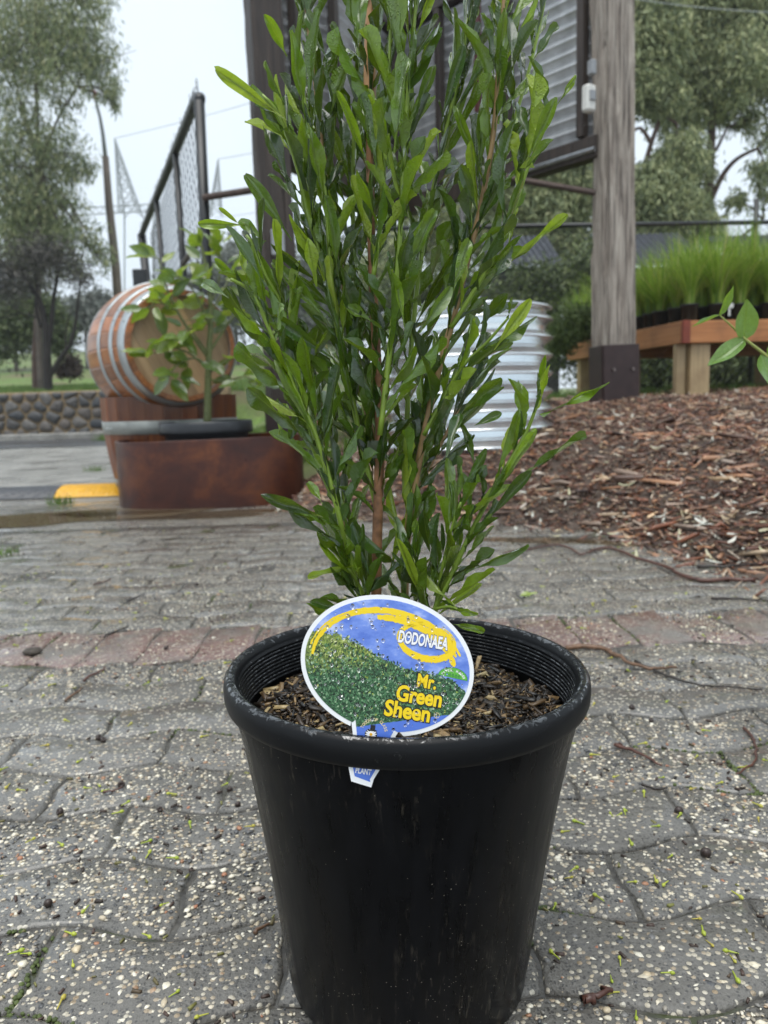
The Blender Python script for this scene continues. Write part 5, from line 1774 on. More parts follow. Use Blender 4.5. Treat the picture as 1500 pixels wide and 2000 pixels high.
m_grass = island_mat('grass_blade', [(0, (0.08, 0.17, 0.015)), (0.5, (0.22, 0.36, 0.035)), (0.85, (0.38, 0.50, 0.07)), (0.93, (0.5, 0.48, 0.18)), (1, (0.36, 0.25, 0.10))], 0.45, tl=.35, bump=60, jit=.15)
m_tube = simple('black_tube_pot', (0.012, 0.013, 0.015), 0.4, var=.2)
def grass_blades(seed, n, H, spread):
    rr = random.Random(seed); vs = []; fs = []
    for k in range(n):
        a = rr.uniform(0, 6.28); r0_ = rr.uniform(0, .045); h = H * rr.uniform(.6, 1.08); lean = spread * abs(rr.gauss(.55, .4)); w = rr.uniform(.0022, .0042)
        dx, dy = math.cos(a), math.sin(a); o = len(vs); m = 5
        for i in range(m + 1):
            t = i / m
            rad = r0_ + lean * t ** 2.0; z = h * (t - .22 * (lean / .2) * t ** 3 * .6)
            ww = w * (1 - t ** 2.2 * .92)
            vs += [(dx * rad - dy * ww, dy * rad + dx * ww, z), (dx * rad + dy * ww, dy * rad - dx * ww, z)]
        fs += [(o + 2 * i, o + 2 * i + 1, o + 2 * i + 3, o + 2 * i + 2) for i in range(m)]
    me = bpy.data.meshes.new('grass_blades'); me.from_pydata(vs, [], fs); me.materials.append(m_grass); me.update()
    return me
GB = [grass_blades(i, 230, .50 + .05 * (i - 1.5), .36) for i in range(6)]
pot_me = MB().lathe([(.001, 0), (.05, 0), (.058, .118), (.066, .118), (.067, .13), (.061, .131), (.057, .122), (.055, .105), (.001, .11)], 14).mesh('tube_pot', m_tube, True)
rg = random.Random(3)
npx = 0
for i in range(11):
    for j in range(7):
        p = A2 + e1 * (.09 + i * .20) + e2 * (.10 + j * .20)
        if (p - A2).dot(e1) > LAB - .05: continue
        p = p + Vector((rg.uniform(-.02, .02), rg.uniform(-.02, .02), 0))
        if j > 3 and i > 3: continue
        g = empty('grass_pot', (p.x, p.y, bt - .005), 'black tube pot of fine bright green grass standing on the timber bench', 'potted grass', 'pots of grass on the bench')
        Mx = Matrix.Translation((p.x, p.y, bt - .005))
        link('tube_pot', pot_me, g, Mx)
        sc = rg.uniform(.62, 1.12)
        bl_ = link('grass_blades', rg.choice(GB), g, Mx @ Matrix.Translation((0, 0, .10)) @ Matrix.Rotation(rg.uniform(0, 6.28), 4, 'Z') @ Matrix.Diagonal((sc, sc, sc, 1)))
        bl_['kind'] = 'stuff'; npx += 1
q = at(1425, 597, 5.46)
lt = empty('plant_label', q, 'small white label stuck in a grass pot on the bench', 'plant label')
MB().bbox(q, (.055, .002, .03), .001).build('label_head', m_white, lt)
MB().bbox(q + Vector((0, 0, -.04)), (.014, .002, .06), .0008).build('label_stem', m_white, lt)

# ------------------------------------------------------------------ chain-link gate and fences
m_blackpaint = simple('black_painted_pipe', (0.010, 0.011, 0.012), 0.35, var=.2, nscale=30)
m_wire = simple('black_coated_wire', (0.018, 0.02, 0.021), 0.4, var=.1)
def chainlink(quad, spacing, r, parent, zig=True):
    """woven diagonals filling the plane quad [bottom-left, bottom-right, top-right, top-left]; clipped to it"""
    a, b_, c, d = quad
    ux = (b_ - a); L = ux.length; ux.normalize()
    b = MB()
    nrm = ux.cross(Vector((0, 0, 1))).normalized()
    def topz(x):
        t = min(1, max(0, x / L)); return (d.z - a.z) * (1 - t) + (c.z - a.z) * t
    def botz(x):
        t = min(1, max(0, x / L)); return (b_.z - a.z) * t
    H = max(topz(0), topz(L))
    for sg in (1, -1):
        k = -H if sg == 1 else 0
        while k < L + (0 if sg == 1 else H):
            # line x = k + sg*z
            seg = []
            m = 60
            for i in range(m + 1):
                z = H * i / m; x = k + sg * z
                if 0 <= x <= L and botz(x) <= z <= topz(x): seg.append((x, z))
            if len(seg) > 1:
                p0 = a + ux * seg[0][0] + Vector((0, 0, seg[0][1])) + nrm * (.003 * sg)
                p1 = a + ux * seg[-1][0] + Vector((0, 0, seg[-1][1])) + nrm * (.003 * sg)
                b.tube([p0, p1], r, 3, False)
            k += spacing
    return kind(b.build('wire_mesh', m_wire, parent), 'stuff')

g0, g1 = at(388, 182, 5.4), at(274, 424, 9.3)
gb = Vector((at(402, 560, 5.4).x, 5.4, 0))
gz0 = gz(gb.x, 5.4)
n0 = Vector((gb.x - .02, 5.4, 0)); 
e = empty('chainlink_gate', (n0.x, n0.y, gz0), 'tall black chain-link gate frame standing open behind the barrel', 'gate')
topn = g0; topf = Vector((g1.x, 9.3, g0.z * .985))
botn = Vector((at(404, 600, 5.4).x, 5.4, .25)); botf = Vector((topf.x + .10, 9.3, .25))
def lerp(a, b_, t): return a + (b_ - a) * t
MB().tube([botn + Vector((0, 0, -.2)), lerp(botn, topn, .5), topn + Vector((0, 0, -.05))], .036, 12).build('gate_post', m_blackpaint, e, True)
MB().tube([topn + Vector((.002, 0, -.06)), topn + Vector((0, .03, -.02)), topn + Vector((lerp(topn, topf, .02) - topn)), topf], [.036, .038, .036, .034], 12).build('top_rail', m_blackpaint, e, True)
MB().tube([botf + Vector((0, 0, -.2)), topf], .05, 12).build('hinge_post', m_blackpaint, e, True)
MB().tube([lerp(botn, botf, 0), botf], .03, 10).build('bottom_rail', m_blackpaint, e, True)
for t in (.28, .62):
    MB().tube([lerp(botn, botf, t), lerp(topn, topf, t)], .027, 10).build('upright', m_blackpaint, e, True)
zr0, zr1 = .415, .56
MB().tube([lerp(lerp(botn, topn, .48), lerp(botf, topf, .48), 0), lerp(lerp(botn, topn, .46), lerp(botf, topf, .46), .99)], .024, 10).build('middle_rail', m_blackpaint, e, True)
MB().tube([lerp(lerp(botn, topn, .62), lerp(botf, topf, .62), 0), lerp(lerp(botn, topn, .62), lerp(botf, topf, .62), .28)], .022, 10).build('short_rail', m_pipe, e, True)
MB().tube([lerp(botn, botf, .28) , lerp(lerp(botn, topn, .25), lerp(botf, topf, .25), 0)], .022, 10).build('corner_brace', m_blackpaint, e, True)
MB().bbox(lerp(botn, topn, .33) + Vector((-.05, -.05, 0)), (.10, .05, .20), .006).build('lock_box', m_blackpaint, e)
a_, b2_ = botn.copy(), botf.copy()
chainlink([botn, botf, topf, topn], .15, .003, e)
b = MB(); rr = random.Random(4)
for i in range(120):                            # cut wire ends above the top rail
    p = lerp(topn, topf, i / 120)
    b.tube([p, p + Vector((rr.uniform(-.01, .01), rr.uniform(-.02, .02), rr.uniform(.07, .12)))], .0022, 3, False)
kind(b.build('wire_ends', m_wire, e), 'stuff')
MB().bbox((botf.x - .14, 9.28, 1.15), (.16, .12, 1.85 + .1), .01).build('gate_stop', m_blackpaint, e)

FY = 8.3
fz = at(1225, 440, FY).z
fx0, fx1 = at(560, 440, FY).x, 6.2
gzf = 0.5
e = empty('chainlink_fence', (fx0, FY, gzf), 'black chain-link fence with a single top rail behind the plant bench', 'fence')
zl, zrr = at(950, 437, FY).z, at(1500, 440, FY).z
MB().tube([Vector((fx0, FY, zl)), Vector((fx1, FY, zrr))], .024, 10).build('top_rail', m_blackpaint, e, True)
for x in (fx0 + .05, at(1480, 400, FY).x, at(905, 500, FY).x, fx1 - .1):
    MB().tube([Vector((x, FY + .03, .3)), Vector((x, FY + .03, zl + .17))], .026, 10).build('fence_post', m_blackpaint, e, True)
chainlink([Vector((fx0, FY, gzf)), Vector((fx1, FY, gzf)), Vector((fx1, FY, zrr)), Vector((fx0, FY, zl))], .075, .0021, e)

# dark sheds beyond the fence
m_shedroof = simple('dark_blue_roof', (0.030, 0.034, 0.045), 0.5, .2, var=.2, nscale=8)
m_shedwall = simple('dark_shed_wall', (0.022, 0.022, 0.02), 0.7, var=.3, nscale=6)
def shed(x0, x1, ytop, ybot, D, lab):
    a, c = at(x0, ytop, D + .9), at(x1, ytop, D + .9)
    zb = at((x0 + x1) / 2, ybot, D).z
    xl, xr_ = at(x0, ytop, D).x, at(x1, ytop, D).x
    e = empty('dark_shed', ((xl + xr_) / 2, D, .4), lab, 'shed')
    b = MB(); m = max(4, int((xr_ - xl) / .08)); vs = []
    for i in range(m * 4 + 1):
        x = xl + (xr_ - xl) * i / (m * 4); o = .012 * math.cos(i * math.pi / 2)
        vs += [(x, D - .1, zb + o), (x, D + 1.1, a.z + o)]
    b.add(vs, [(2 * i, 2 * i + 2, 2 * i + 3, 2 * i + 1) for i in range(m * 4)]); b.build('roof', m_shedroof, e)
    MB().bbox(((xl + xr_) / 2, D + .55, (zb + .25) / 2), (xr_ - xl - .04, 1.0, zb - .25), .01).build('walls', m_shedwall, e)
shed(1228, 1382, 452, 520, 11.0, 'dark blue-grey shed roof behind the fence to the right of the grey post')
shed(955, 1097, 458, 520, 11.4, 'dark blue-grey shed roof behind the fence to the left of the grey post')
shed(1436, 1580, 455, 505, 10.6, 'black shed roof behind the fence post at the end of the bench')

# ------------------------------------------------------------------ dry-stone-faced wall on the left
m_mortar = simple('tan_mortar', (0.23, 0.165, 0.09), 0.85, var=.3, nscale=9, bump=.5, bdist=.01)
M = Mat('bluestone', 0.5, 0.5)
c = M.ramp(M.objrand(), [(0, (0.03, 0.034, 0.04)), (0.4, (0.065, 0.063, 0.06)), (0.7, (0.11, 0.092, 0.078)), (1, (0.14, 0.135, 0.125))])
c = M.mix(1.0, c, M.ramp(M.noise(M.obj(), 14, 5), [(0.3, .6), (0.7, 1.35)]), 'MULTIPLY')
M.set('Base Color', c); M.bump(M.noise(M.obj(), 20, 5), .5, .012)
m_stone = M.m
wx0, wx1 = -16.0, -2.9
wtop = at(100, 764, WALL_Y).z
b = MB(); b.bbox(((wx0 + wx1) / 2, WALL_Y + .02, wtop / 2 - .05), (wx1 - wx0, .3, wtop + .08), .02)
wall = b.build('stone_wall', m_mortar, loc=((wx0 + wx1) / 2, WALL_Y, 0))
tag(wall, 'low wall of dark bluestone boulders in tan mortar along the far road', 'wall')
sx0, sx1 = at(-20, 800, WALL_Y).x, at(262, 800, WALL_Y).x
rs = random.Random(12)
seeds = []
nrow = 5; rhh = wtop / nrow
for r in range(-1, nrow + 1):
    k = 0; x = sx0 - .6 + (r % 2) * .1
    while x < sx1 + .6:
        wv = rs.uniform(.15, .42)
        seeds.append((x + wv / 2 + rs.uniform(-.03, .03), (r + .5) * rhh + rs.uniform(-.075, .075))); x += wv
def clip(poly, p, q):
    mx, my = (p[0] + q[0]) / 2, (p[1] + q[1]) / 2; dx, dy = q[0] - p[0], q[1] - p[1]
    out = []
    for i in range(len(poly)):
        a, c = poly[i], poly[(i + 1) % len(poly)]
        da = (a[0] - mx) * dx + (a[1] - my) * dy; dc = (c[0] - mx) * dx + (c[1] - my) * dy
        if da <= 0: out.append(a)
        if da * dc < 0:
            t = da / (da - dc); out.append((a[0] + (c[0] - a[0]) * t, a[1] + (c[1] - a[1]) * t))
    return out
ns = 0
for s_ in seeds:
    if not (0 < s_[1] < wtop and sx0 < s_[0] < sx1): continue
    poly = [(s_[0] - .5, max(.02, s_[1] - .5)), (s_[0] + .5, max(.02, s_[1] - .5)), (s_[0] + .5, min(wtop - .02, s_[1] + .5)), (s_[0] - .5, min(wtop - .02, s_[1] + .5))]
    for t in seeds:
        if t is not s_ and abs(t[0] - s_[0]) < .9 and abs(t[1] - s_[1]) < .7: poly = clip(poly, s_, t)
    if len(poly) < 3: continue
    cxs = sum(p[0] for p in poly) / len(poly); cys = sum(p[1] for p in poly) / len(poly)
    pts = []
    for i in range(len(poly)):                  # cut the corners, shrink for the joint
        a, c = poly[i], poly[(i + 1) % len(poly)]
        for t in (.22, .78): pts.append((a[0] + (c[0] - a[0]) * t, a[1] + (c[1] - a[1]) * t))
    kk = 1 - .018 / max(.05, math.sqrt(sum((p[0] - cxs) ** 2 + (p[1] - cys) ** 2 for p in pts) / len(pts)))
    pts = [(cxs + (x - cxs) * kk, cys + (y - cys) * kk) for x, y in pts]
    n = len(pts); bul = rs.uniform(.012, .035)
    vs = []
    for f, yy in ((1, .0), (.97, -.022), (.80, -.022 - bul * .8)):
        vs += [(cxs + (x - cxs) * f, WALL_Y - .125 + yy, cys + (y - cys) * f) for x, y in pts]
    vs.append((cxs, WALL_Y - .125 - .022 - bul, cys))
    fs = [(i * n + k, i * n + (k + 1) % n, (i + 1) * n + (k + 1) % n, (i + 1) * n + k) for i in range(2) for k in range(n)]
    fs += [(2 * n + k, 2 * n + (k + 1) % n, 3 * n) for k in range(n)]
    MB().add(vs, fs).build('stone', m_stone, wall, True); ns += 1
print('stones', ns)

# ------------------------------------------------------------------ trees
def leafmat(name, stops, tl=.2):
    M = Mat(name, .5, .4)
    c = M.ramp(M.island(), stops)
    M.set('Base Color', c)
    if tl: M.translucent(c, tl)
    return M.m
m_gum = leafmat('gum_leaves', [(0, (0.098, 0.139, 0.061)), (0.5, (0.211, 0.253, 0.114)), (0.85, (0.341, 0.366, 0.179)), (1, (0.455, 0.439, 0.244))], .3)
m_gum2 = leafmat('grey_gum_leaves', [(0, (0.137, 0.173, 0.095)), (0.5, (0.300, 0.346, 0.178)), (0.85, (0.473, 0.501, 0.255)), (1, (0.600, 0.600, 0.328))], .3)
m_darktree = leafmat('dark_twigs', [(0, (0.022, 0.022, 0.018)), (0.7, (0.068, 0.063, 0.054)), (1, (0.120, 0.112, 0.090))], 0)
m_bush = leafmat('bush_leaves', [(0, (0.038, 0.060, 0.021)), (0.6, (0.105, 0.143, 0.051)), (1, (0.195, 0.232, 0.090))])
m_far = leafmat('far_tree_leaves', [(0, (0.10, 0.115, 0.095)), (1, (0.20, 0.215, 0.185))])  # greyed leaf colour, distance haze painted into it
m_barkdark = simple('dark_bark', (0.016, 0.012, 0.010), .8, var=.5, nscale=6, bump=.6, bdist=.03)
m_barkpale = simple('pale_gum_bark', (0.10, 0.08, 0.065), .7, var=.4, nscale=5)
m_barkred = simple('reddish_gum_bark', (0.075, 0.042, 0.03), .7, var=.4, nscale=5, bump=.4, bdist=.03)

def tree(name, label, trunk, D, rads, blobs, nleaf, ll, lw, mleaf, mbark, seed, droop=.8, group=None, clump=16, csize=.35, limbs=True, cat='tree'):
    """trunk: list of paths of view pixels at distance D; blobs: (px, py, radius px, depth offset, weight)"""
    g = np.random.default_rng(seed)
    b0 = at(*trunk[0][0], D) if trunk else at(blobs[0][0], 700, D)
    zb = gz(b0.x, D)
    e = empty(name, (b0.x, D, zb), label, cat, group)
    tb = MB()
    k = D / FPX
    for ti, path in enumerate(trunk):
        P = [at(px, py, D) for px, py in path]
        if ti == 0: P[0].z = min(P[0].z, zb) - .1
        P = smoothpath(P, 4)
        r0_, r1_ = rads[min(ti, len(rads) - 1)]
        tb.tube(P, [r0_ * k + (r1_ - r0_) * k * i / (len(P) - 1) for i in range(len(P))], 9)
    # limbs reaching into the crown
    starts = [at(px, py, D) for path in trunk for px, py in path[len(path) // 2:]]
    C = [at(px, py, D + dz) for px, py, r, dz, w in blobs]
    if limbs and starts:
        for c, (px, py, r, dz, w) in zip(C, blobs):
            s = min(starts, key=lambda q: (q - c).length)
            mid = (s + c) / 2 + Vector((g.normal() * .15, g.normal() * .15, .2)) * (c - s).length * .3
            tb.tube(smoothpath([s, mid, c], 4), [max(.012, 2.2 * k)] * 4 + [max(.010, 1.5 * k)] * 3 + [max(.006, .6 * k)] * 2, 6)
            for j in range(5):
                q = c + Vector(g.normal(size=3)) * r * k * .55
                tb.tube([lerp(mid, c, g.uniform(.3, 1)), q], [max(.006, 1.0 * k), max(.004, .4 * k)], 5)
    if tb.v: tb.build('trunk', mbark, e, True)
    W = np.array([w * r * r for px, py, r, dz, w in blobs]); W = W / W.sum()
    nc = nleaf // clump
    bi = g.choice(len(blobs), nc, p=W)
    cc = np.array([tuple(c) for c in C])[bi]; rr = np.array([bl[2] * k for bl in blobs])[bi]
    d = g.normal(size=(nc, 3)); d /= np.linalg.norm(d, axis=1)[:, None]
    cc = cc + d * (rr * g.random(nc) ** .45)[:, None] * np.array([1, 1, .95])
    # a clump is a short hanging spray
    pos = np.repeat(cc, clump, 0)
    sp = csize * rr.mean()
    sp = np.repeat(np.minimum(rr * csize, sp * 1.5), clump)
    pos = pos + g.normal(size=pos.shape) * sp[:, None] * np.array([.8, .8, .75])
    n = len(pos)
    dirv = g.normal(size=(n, 3)) * np.array([.6, .6, .45]); dirv[:, 2] -= droop
    dirv /= np.linalg.norm(dirv, axis=1)[:, None]
    side = np.cross(dirv, g.normal(size=(n, 3))); side /= np.linalg.norm(side, axis=1)[:, None]
    L = ll * g.uniform(.6, 1.3, n)[:, None]; Wd = lw * g.uniform(.6, 1.3, n)[:, None]
    v = np.stack([pos, pos + dirv * L * .45 + side * Wd * .5, pos + dirv * L, pos + dirv * L * .45 - side * Wd * .5], 1).reshape(-1, 3)
    f = np.arange(n * 4).reshape(-1, 4)
    v = v - np.array(e.location)
    o = bpy.data.objects.new('crown', np_mesh('crown', v, f, mleaf)); COL.objects.link(o); o.parent = e
    return e

# big gum on the left
tree('gum_tree', 'tall drooping gum tree behind the stone wall and the lamp post', [[(78, 742), (76, 640), (74, 480), (76, 330), (72, 220), (70, 90), (72, 0)], [(76, 330), (110, 240), (150, 170)], [(74, 300), (40, 200), (20, 90)]], 19.5, [(6, 2.5), (3, 1.5)],
     [(60, 60, 85, 0, 1), (150, 60, 70, 0, .9), (185, 120, 55, .5, .9), (110, 130, 70, -.5, .9), (205, 175, 32, 0, .9), (222, 198, 16, 0, 1), (20, 130, 80, 0, .9), (-40, 60, 90, 0, .8), (90, -60, 110, 0, .8), (175, 5, 40, 0, .6), (130, 205, 30, 0, .7),
      (40, 270, 75, 0, 1), (120, 300, 55, 0, 1), (150, 330, 32, 0, 1), (20, 380, 80, 0, 1), (90, 380, 60, 0, .9), (-40, 330, 90, 0, 1), (40, 470, 80, 0, .9), (110, 465, 45, 0, .8), (160, 455, 40, 0, .8), (188, 490, 30, 0, .8), (205, 520, 22, 0, .7), (150, 520, 35, 0, .5)],
     34000, .19, .032, m_gum, m_barkpale, 5, droop=1.0, csize=.22)
# dark twiggy tree in front of it
tree('dark_tree', 'dark many-stemmed tree with sparse twigs on the grass above the stone wall', [[(94, 762), (93, 720), (92, 680), (88, 630), (78, 590), (60, 560), (40, 530)], [(92, 690), (100, 640), (104, 590), (112, 540), (118, 500)], [(97, 735), (118, 700), (138, 670), (148, 630), (152, 590), (156, 560)], [(80, 640), (70, 600), (72, 550), (60, 510)], [(138, 672), (160, 668), (185, 660)], [(70, 620), (40, 612), (0, 622)], [(128, 690), (130, 640), (140, 600)]],
     17.6, [(9, 3), (5.5, 2), (5, 1.6), (3.4, 1.2), (2, .8), (2, .8), (2, .8)],
     [(50, 525, 55, 0, 1), (115, 515, 48, 0, .9), (155, 545, 36, 0, .6), (10, 560, 50, 0, .9), (80, 490, 45, 0, .8), (-20, 540, 50, 0, .8)], 6500, .17, .022, m_darktree, m_barkdark, 6, droop=.1, csize=.3)
tree('gum_tree', 'thick brown trunk standing right behind the dark twiggy tree', [[(70, 745), (70, 700), (72, 640), (74, 560), (78, 480)]], 21, [(9, 3)], [(80, 430, 60, 0, 1), (60, 500, 50, 0, .8)], 3000, .25, .05, m_gum, m_barkred, 7)
for i, (bl, lab) in enumerate((([(20, 640, 55, 0, 1), (70, 650, 40, 0, 1), (-30, 650, 60, 0, 1)], 'dense olive bush on the bank behind the stone wall at the frame edge'),
                               ([(110, 655, 34, 0, 1), (60, 620, 36, 0, 1), (88, 610, 30, 0, 1)], 'dense olive bush behind the forked dark trunk'))):
    tree('bush', lab, [], 24, [], bl, 5200, .22, .07, m_bush, m_barkdark, 20 + i, droop=.3, limbs=False, cat='bush')
tree('round_shrub', 'low brown shrub on the grass beside the barrel', [], 20, [], [(138, 715, 18, 0, 1), (122, 722, 12, 0, 1)], 1500, .16, .05, leafmat('brown_leaves', [(0, (.04, .026, .02)), (1, (.10, .07, .05))]), m_barkdark, 31, droop=.3, limbs=False, cat='bush')
# far trees along the skyline
for i, (bl, lab) in enumerate((([(160, 610, 26, 0, 1), (190, 600, 30, 1, 1), (215, 625, 25, 0, 1)], 'hazy grey tree on the skyline between the dark tree and the barrel'),
                               ([(455, 520, 55, 0, 1), (430, 570, 50, 0, 1), (475, 590, 60, 0, 1), (500, 520, 40, 0, .8)], 'hazy grey gum far behind the broad-leaved shrub'),
                               ([(560, 520, 50, 0, 1), (600, 560, 60, 0, 1), (640, 520, 60, 0, 1), (580, 620, 60, 0, 1), (650, 610, 60, 0, 1)], 'hazy grey gum far behind the dark timber post'),
                               ([(330, 600, 45, 0, 1), (380, 590, 50, 0, 1), (290, 620, 40, 0, 1)], 'low hazy tree far behind the open gate'), ([(20, 610, 50, 0, 1), (70, 600, 50, 0, 1), (120, 620, 40, 0, 1), (-30, 600, 50, 0, 1)], 'hazy grey gum on the skyline behind the forked dark trunk'))):
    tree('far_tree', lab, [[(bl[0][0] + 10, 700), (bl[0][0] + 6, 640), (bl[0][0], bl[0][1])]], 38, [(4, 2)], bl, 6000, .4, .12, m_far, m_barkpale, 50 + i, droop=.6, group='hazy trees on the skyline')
# right-hand gums
tree('gum_tree', 'big spreading gum with reddish trunk behind the fence at the bench end', [[(1392, 640), (1388, 500), (1384, 400), (1388, 300), (1392, 230), (1400, 120), (1400, 0)], [(1384, 400), (1410, 345), (1440, 310), (1480, 290)], [(1388, 300), (1400, 290), (1420, 250)], [(1395, 520), (1440, 470), (1490, 430)]], 15.5, [(11, 4), (6, 2.5), (4, 2), (4, 2)],
     [(1300, 40, 80, 0, 1), (1400, 30, 90, 0, 1), (1490, 40, 80, 0, 1), (1350, 120, 80, 0, 1), (1440, 130, 75, -.5, 1), (1290, 140, 70, 0, 1), (1500, 130, 60, 0, .9), (1330, 220, 60, 0, 1), (1405, 205, 50, .5, 1), (1460, 235, 30, 0, .6), (1380, -70, 110, 0, 1), (1500, -60, 110, 0, 1), (1560, 200, 90, 0, .8), (1490, 330, 34, 0, .8), (1440, 390, 28, 0, .6), (1500, 375, 30, 0, .7), (1350, 330, 44, 0, 1), (1345, 400, 44, 0, 1)],
     72000, .15, .034, m_gum2, m_barkred, 61, droop=.8, csize=.20, clump=20)
tree('gum_tree', 'bushy grey-green gum right of the grey timber post with a forked dark limb', [[(1262, 640), (1258, 520), (1262, 420), (1258, 340), (1272, 280), (1290, 225), (1300, 150)], [(1272, 280), (1250, 250), (1230, 265)], [(1290, 228), (1320, 240), (1322, 262)]], 14.2, [(7, 3), (4, 2), (3, 1.5)],
     [(1280, 70, 60, 0, 1), (1250, 150, 60, 0, 1), (1300, 190, 40, 0, 1), (1330, 300, 42, 0, 1), (1300, 350, 46, 0, 1), (1260, 370, 50, 0, 1), (1310, 410, 50, 0, 1), (1240, 60, 70, 0, 1), (1262, 430, 36, 0, 1), (1380, 445, 32, 0, .8), (1250, -30, 80, 0, 1), (1330, 450, 34, 0, .9)],
     52000, .145, .033, m_gum2, m_barkred, 62, droop=.8, csize=.20, clump=20)
tree('gum_tree', 'dense dull green gum seen under the iron wall left of the grey post', [[(1085, 640), (1088, 520), (1082, 420), (1090, 340), (1100, 250)]], 15, [(7, 3)],
     [(1100, 300, 66, 0, 1), (1040, 340, 60, 0, 1), (1130, 380, 60, 0, 1), (1070, 410, 60, 0, 1), (1010, 400, 50, 0, 1), (1110, 460, 56, 0, 1), (1040, 460, 50, 0, 1), (1120, 530, 50, 0, 1), (960, 350, 50, 0, 1), (930, 420, 50, 0, 1), (1050, 220, 80, 0, 1), (1140, 200, 80, 0, 1), (960, 480, 40, 0, 1), (880, 470, 50, 0, .8), (840, 400, 60, 0, .7), (780, 480, 55, 0, .7), (720, 540, 50, 0, .7)],
     60000, .145, .035, m_gum2, m_barkred, 63, droop=.8, csize=.22, clump=20)
for i, (bl, D_, lab) in enumerate((([(1120, 590, 60, 0, 1), (1090, 660, 50, 0, 1), (1150, 530, 50, 0, 1), (1060, 560, 45, 0, 1), (1010, 570, 50, 0, .9), (1130, 700, 45, 0, 1)], 9.2, 'dark dense undergrowth between the tank and the bench'),
                                   ([(1240, 720, 45, 0, 1), (1300, 730, 40, 0, 1), (1270, 690, 40, 0, 1), (1200, 730, 40, 0, 1)], 9.4, 'dark bush seen under the bench near the grey post'),
                                   ([(1400, 725, 40, 0, 1), (1450, 720, 45, 0, 1), (1500, 730, 45, 0, 1), (1420, 760, 30, 0, 1)], 9.0, 'dark bush under the bench at the picture edge'),
                                   ([(900, 560, 50, 0, 1), (840, 570, 50, 0, 1), (780, 590, 50, 0, 1), (700, 620, 50, 0, 1), (660, 660, 40, 0, 1)], 9.6, 'dark green bush behind the tall shrub and the tank'))):
    tree('bush', lab, [], D_, [], bl, 6500, .10, .028, m_bush, m_barkdark, 80 + i, droop=.2, limbs=False, group='bushes along the fence', cat='bush')
tree('pale_bush', 'fluffy pale green bush between the tank and the far end of the bench', [], 7.0, [], [(1120, 640, 34, 0, 1), (1100, 665, 28, 0, 1), (1150, 625, 30, 0, 1)], 3800, .085, .016, leafmat('pale_bush_leaves', [(0, (.06, .10, .03)), (1, (.17, .22, .08))]), m_barkdark, 90, droop=-.4, limbs=False, cat='bush')

# ------------------------------------------------------------------ grass
def grass_field(name, xy, h, w, mat, seed):
    g = np.random.default_rng(seed)
    n = len(xy); z = ground_z(xy[:, 0], xy[:, 1])
    a = g.uniform(0, 6.28, n); hh = h * g.uniform(.5, 1.3, n); ln = hh * g.uniform(.1, .8, n); az = g.uniform(0, 6.28, n)
    b0 = np.stack([xy[:, 0], xy[:, 1], z - .005], 1)
    sd = np.stack([np.cos(a) * w, np.sin(a) * w, np.zeros(n)], 1)
    tip = b0 + np.stack([np.cos(az) * ln, np.sin(az) * ln, hh], 1)
    v = np.stack([b0 - sd, b0 + sd, tip], 1).reshape(-1, 3)
    return kind(link(name, np_mesh(name, v, np.arange(n * 3).reshape(-1, 3), mat)), 'stuff')
m_lawn = island_mat('lawn_blade', [(0, (0.05, 0.115, 0.014)), (.6, (0.11, 0.21, 0.028)), (1, (0.22, 0.26, 0.07))], .5, tl=.3, bump=20, jit=.15)
g = np.random.default_rng(2)
x = g.uniform(-14, -2.0, 26000); y = WALL_Y + .2 + 14 * g.random(26000) ** 1.6
kind(grass_field('grass', np.stack([x, y], 1), .13, .012, m_lawn, 3), 'stuff')
x = g.uniform(-2.3, .2, 14000); y = g.uniform(4.9, 9, 14000)
kp = (edge_dist(x, y) > -.5); kp &= ~((np.abs(x - hx) < .5) & (np.abs(y - hby) < .6))
grass_field('grass', np.stack([x, y], 1)[kp], .07, .004, m_lawn, 4)
x = g.uniform(1.2, 4.5, 9000); y = g.uniform(5.6, 8.2, 9000)
grass_field('grass', np.stack([x, y], 1)[(g.random(9000) < .5)], .07, .004, m_lawn, 6)
for (px, py, n_, r_, h_, lab) in ((207, 860, 420, .16, .12, 'tuft of green grass growing at the foot of the half barrel'), (118, 985, 90, .07, .06, 'small weed growing from the puddle edge beside the yellow hump end'), (10, 1082, 60, .04, .03, 'tiny weed in the paving joint at the picture edge'), (185, 920, 80, .08, .06, 'thin weeds in the crack beside the steel ring')):
    q = hit(px, py)
    xx = q.x + g.normal(size=n_) * r_ * .5; yy = q.y + g.normal(size=n_) * r_ * .5
    o = grass_field('grass_tuft', np.stack([xx, yy], 1), h_, .003, m_lawn, 5)
    tag(o, lab, 'grass tuft')

# ------------------------------------------------------------------ lamp post, pylons, gantry, wires
m_pole = simple('weathered_pole', (0.16, 0.125, 0.10), .7, var=.25, nscale=3)
m_lampgrey = simple('lamp_grey', (0.30, 0.31, 0.32), .4, .3, var=.1)
m_redband = simple('red_band', (0.3, 0.05, 0.04), .5, var=.2)
LY_ = 21.0
e = empty('street_lamp', at(236, 640, LY_), 'leaning brown street lamp pole in front of the gum tree', 'street lamp')
Pq = [at(238, 700, LY_), at(226, 520, LY_), at(213, 400, LY_), at(206, 306, LY_)]
MB().tube(Pq, [.125, .115, .10, .085], 12).build('pole', m_pole, e, True)
MB().tube([at(206, 307, LY_), at(201, 262, LY_), at(196, 232, LY_), at(188, 200, LY_), at(180, 168, LY_), at(175, 150, LY_)], [.055, .05, .042, .035, .03, .03], 10).build('lamp_arm', m_lampgrey, e, True)
MB().tube([at(187, 192, LY_), at(183.5, 178, LY_)], .06, 10).build('band', m_redband, e, True)
hd = MB(); c0 = at(172, 139, LY_)
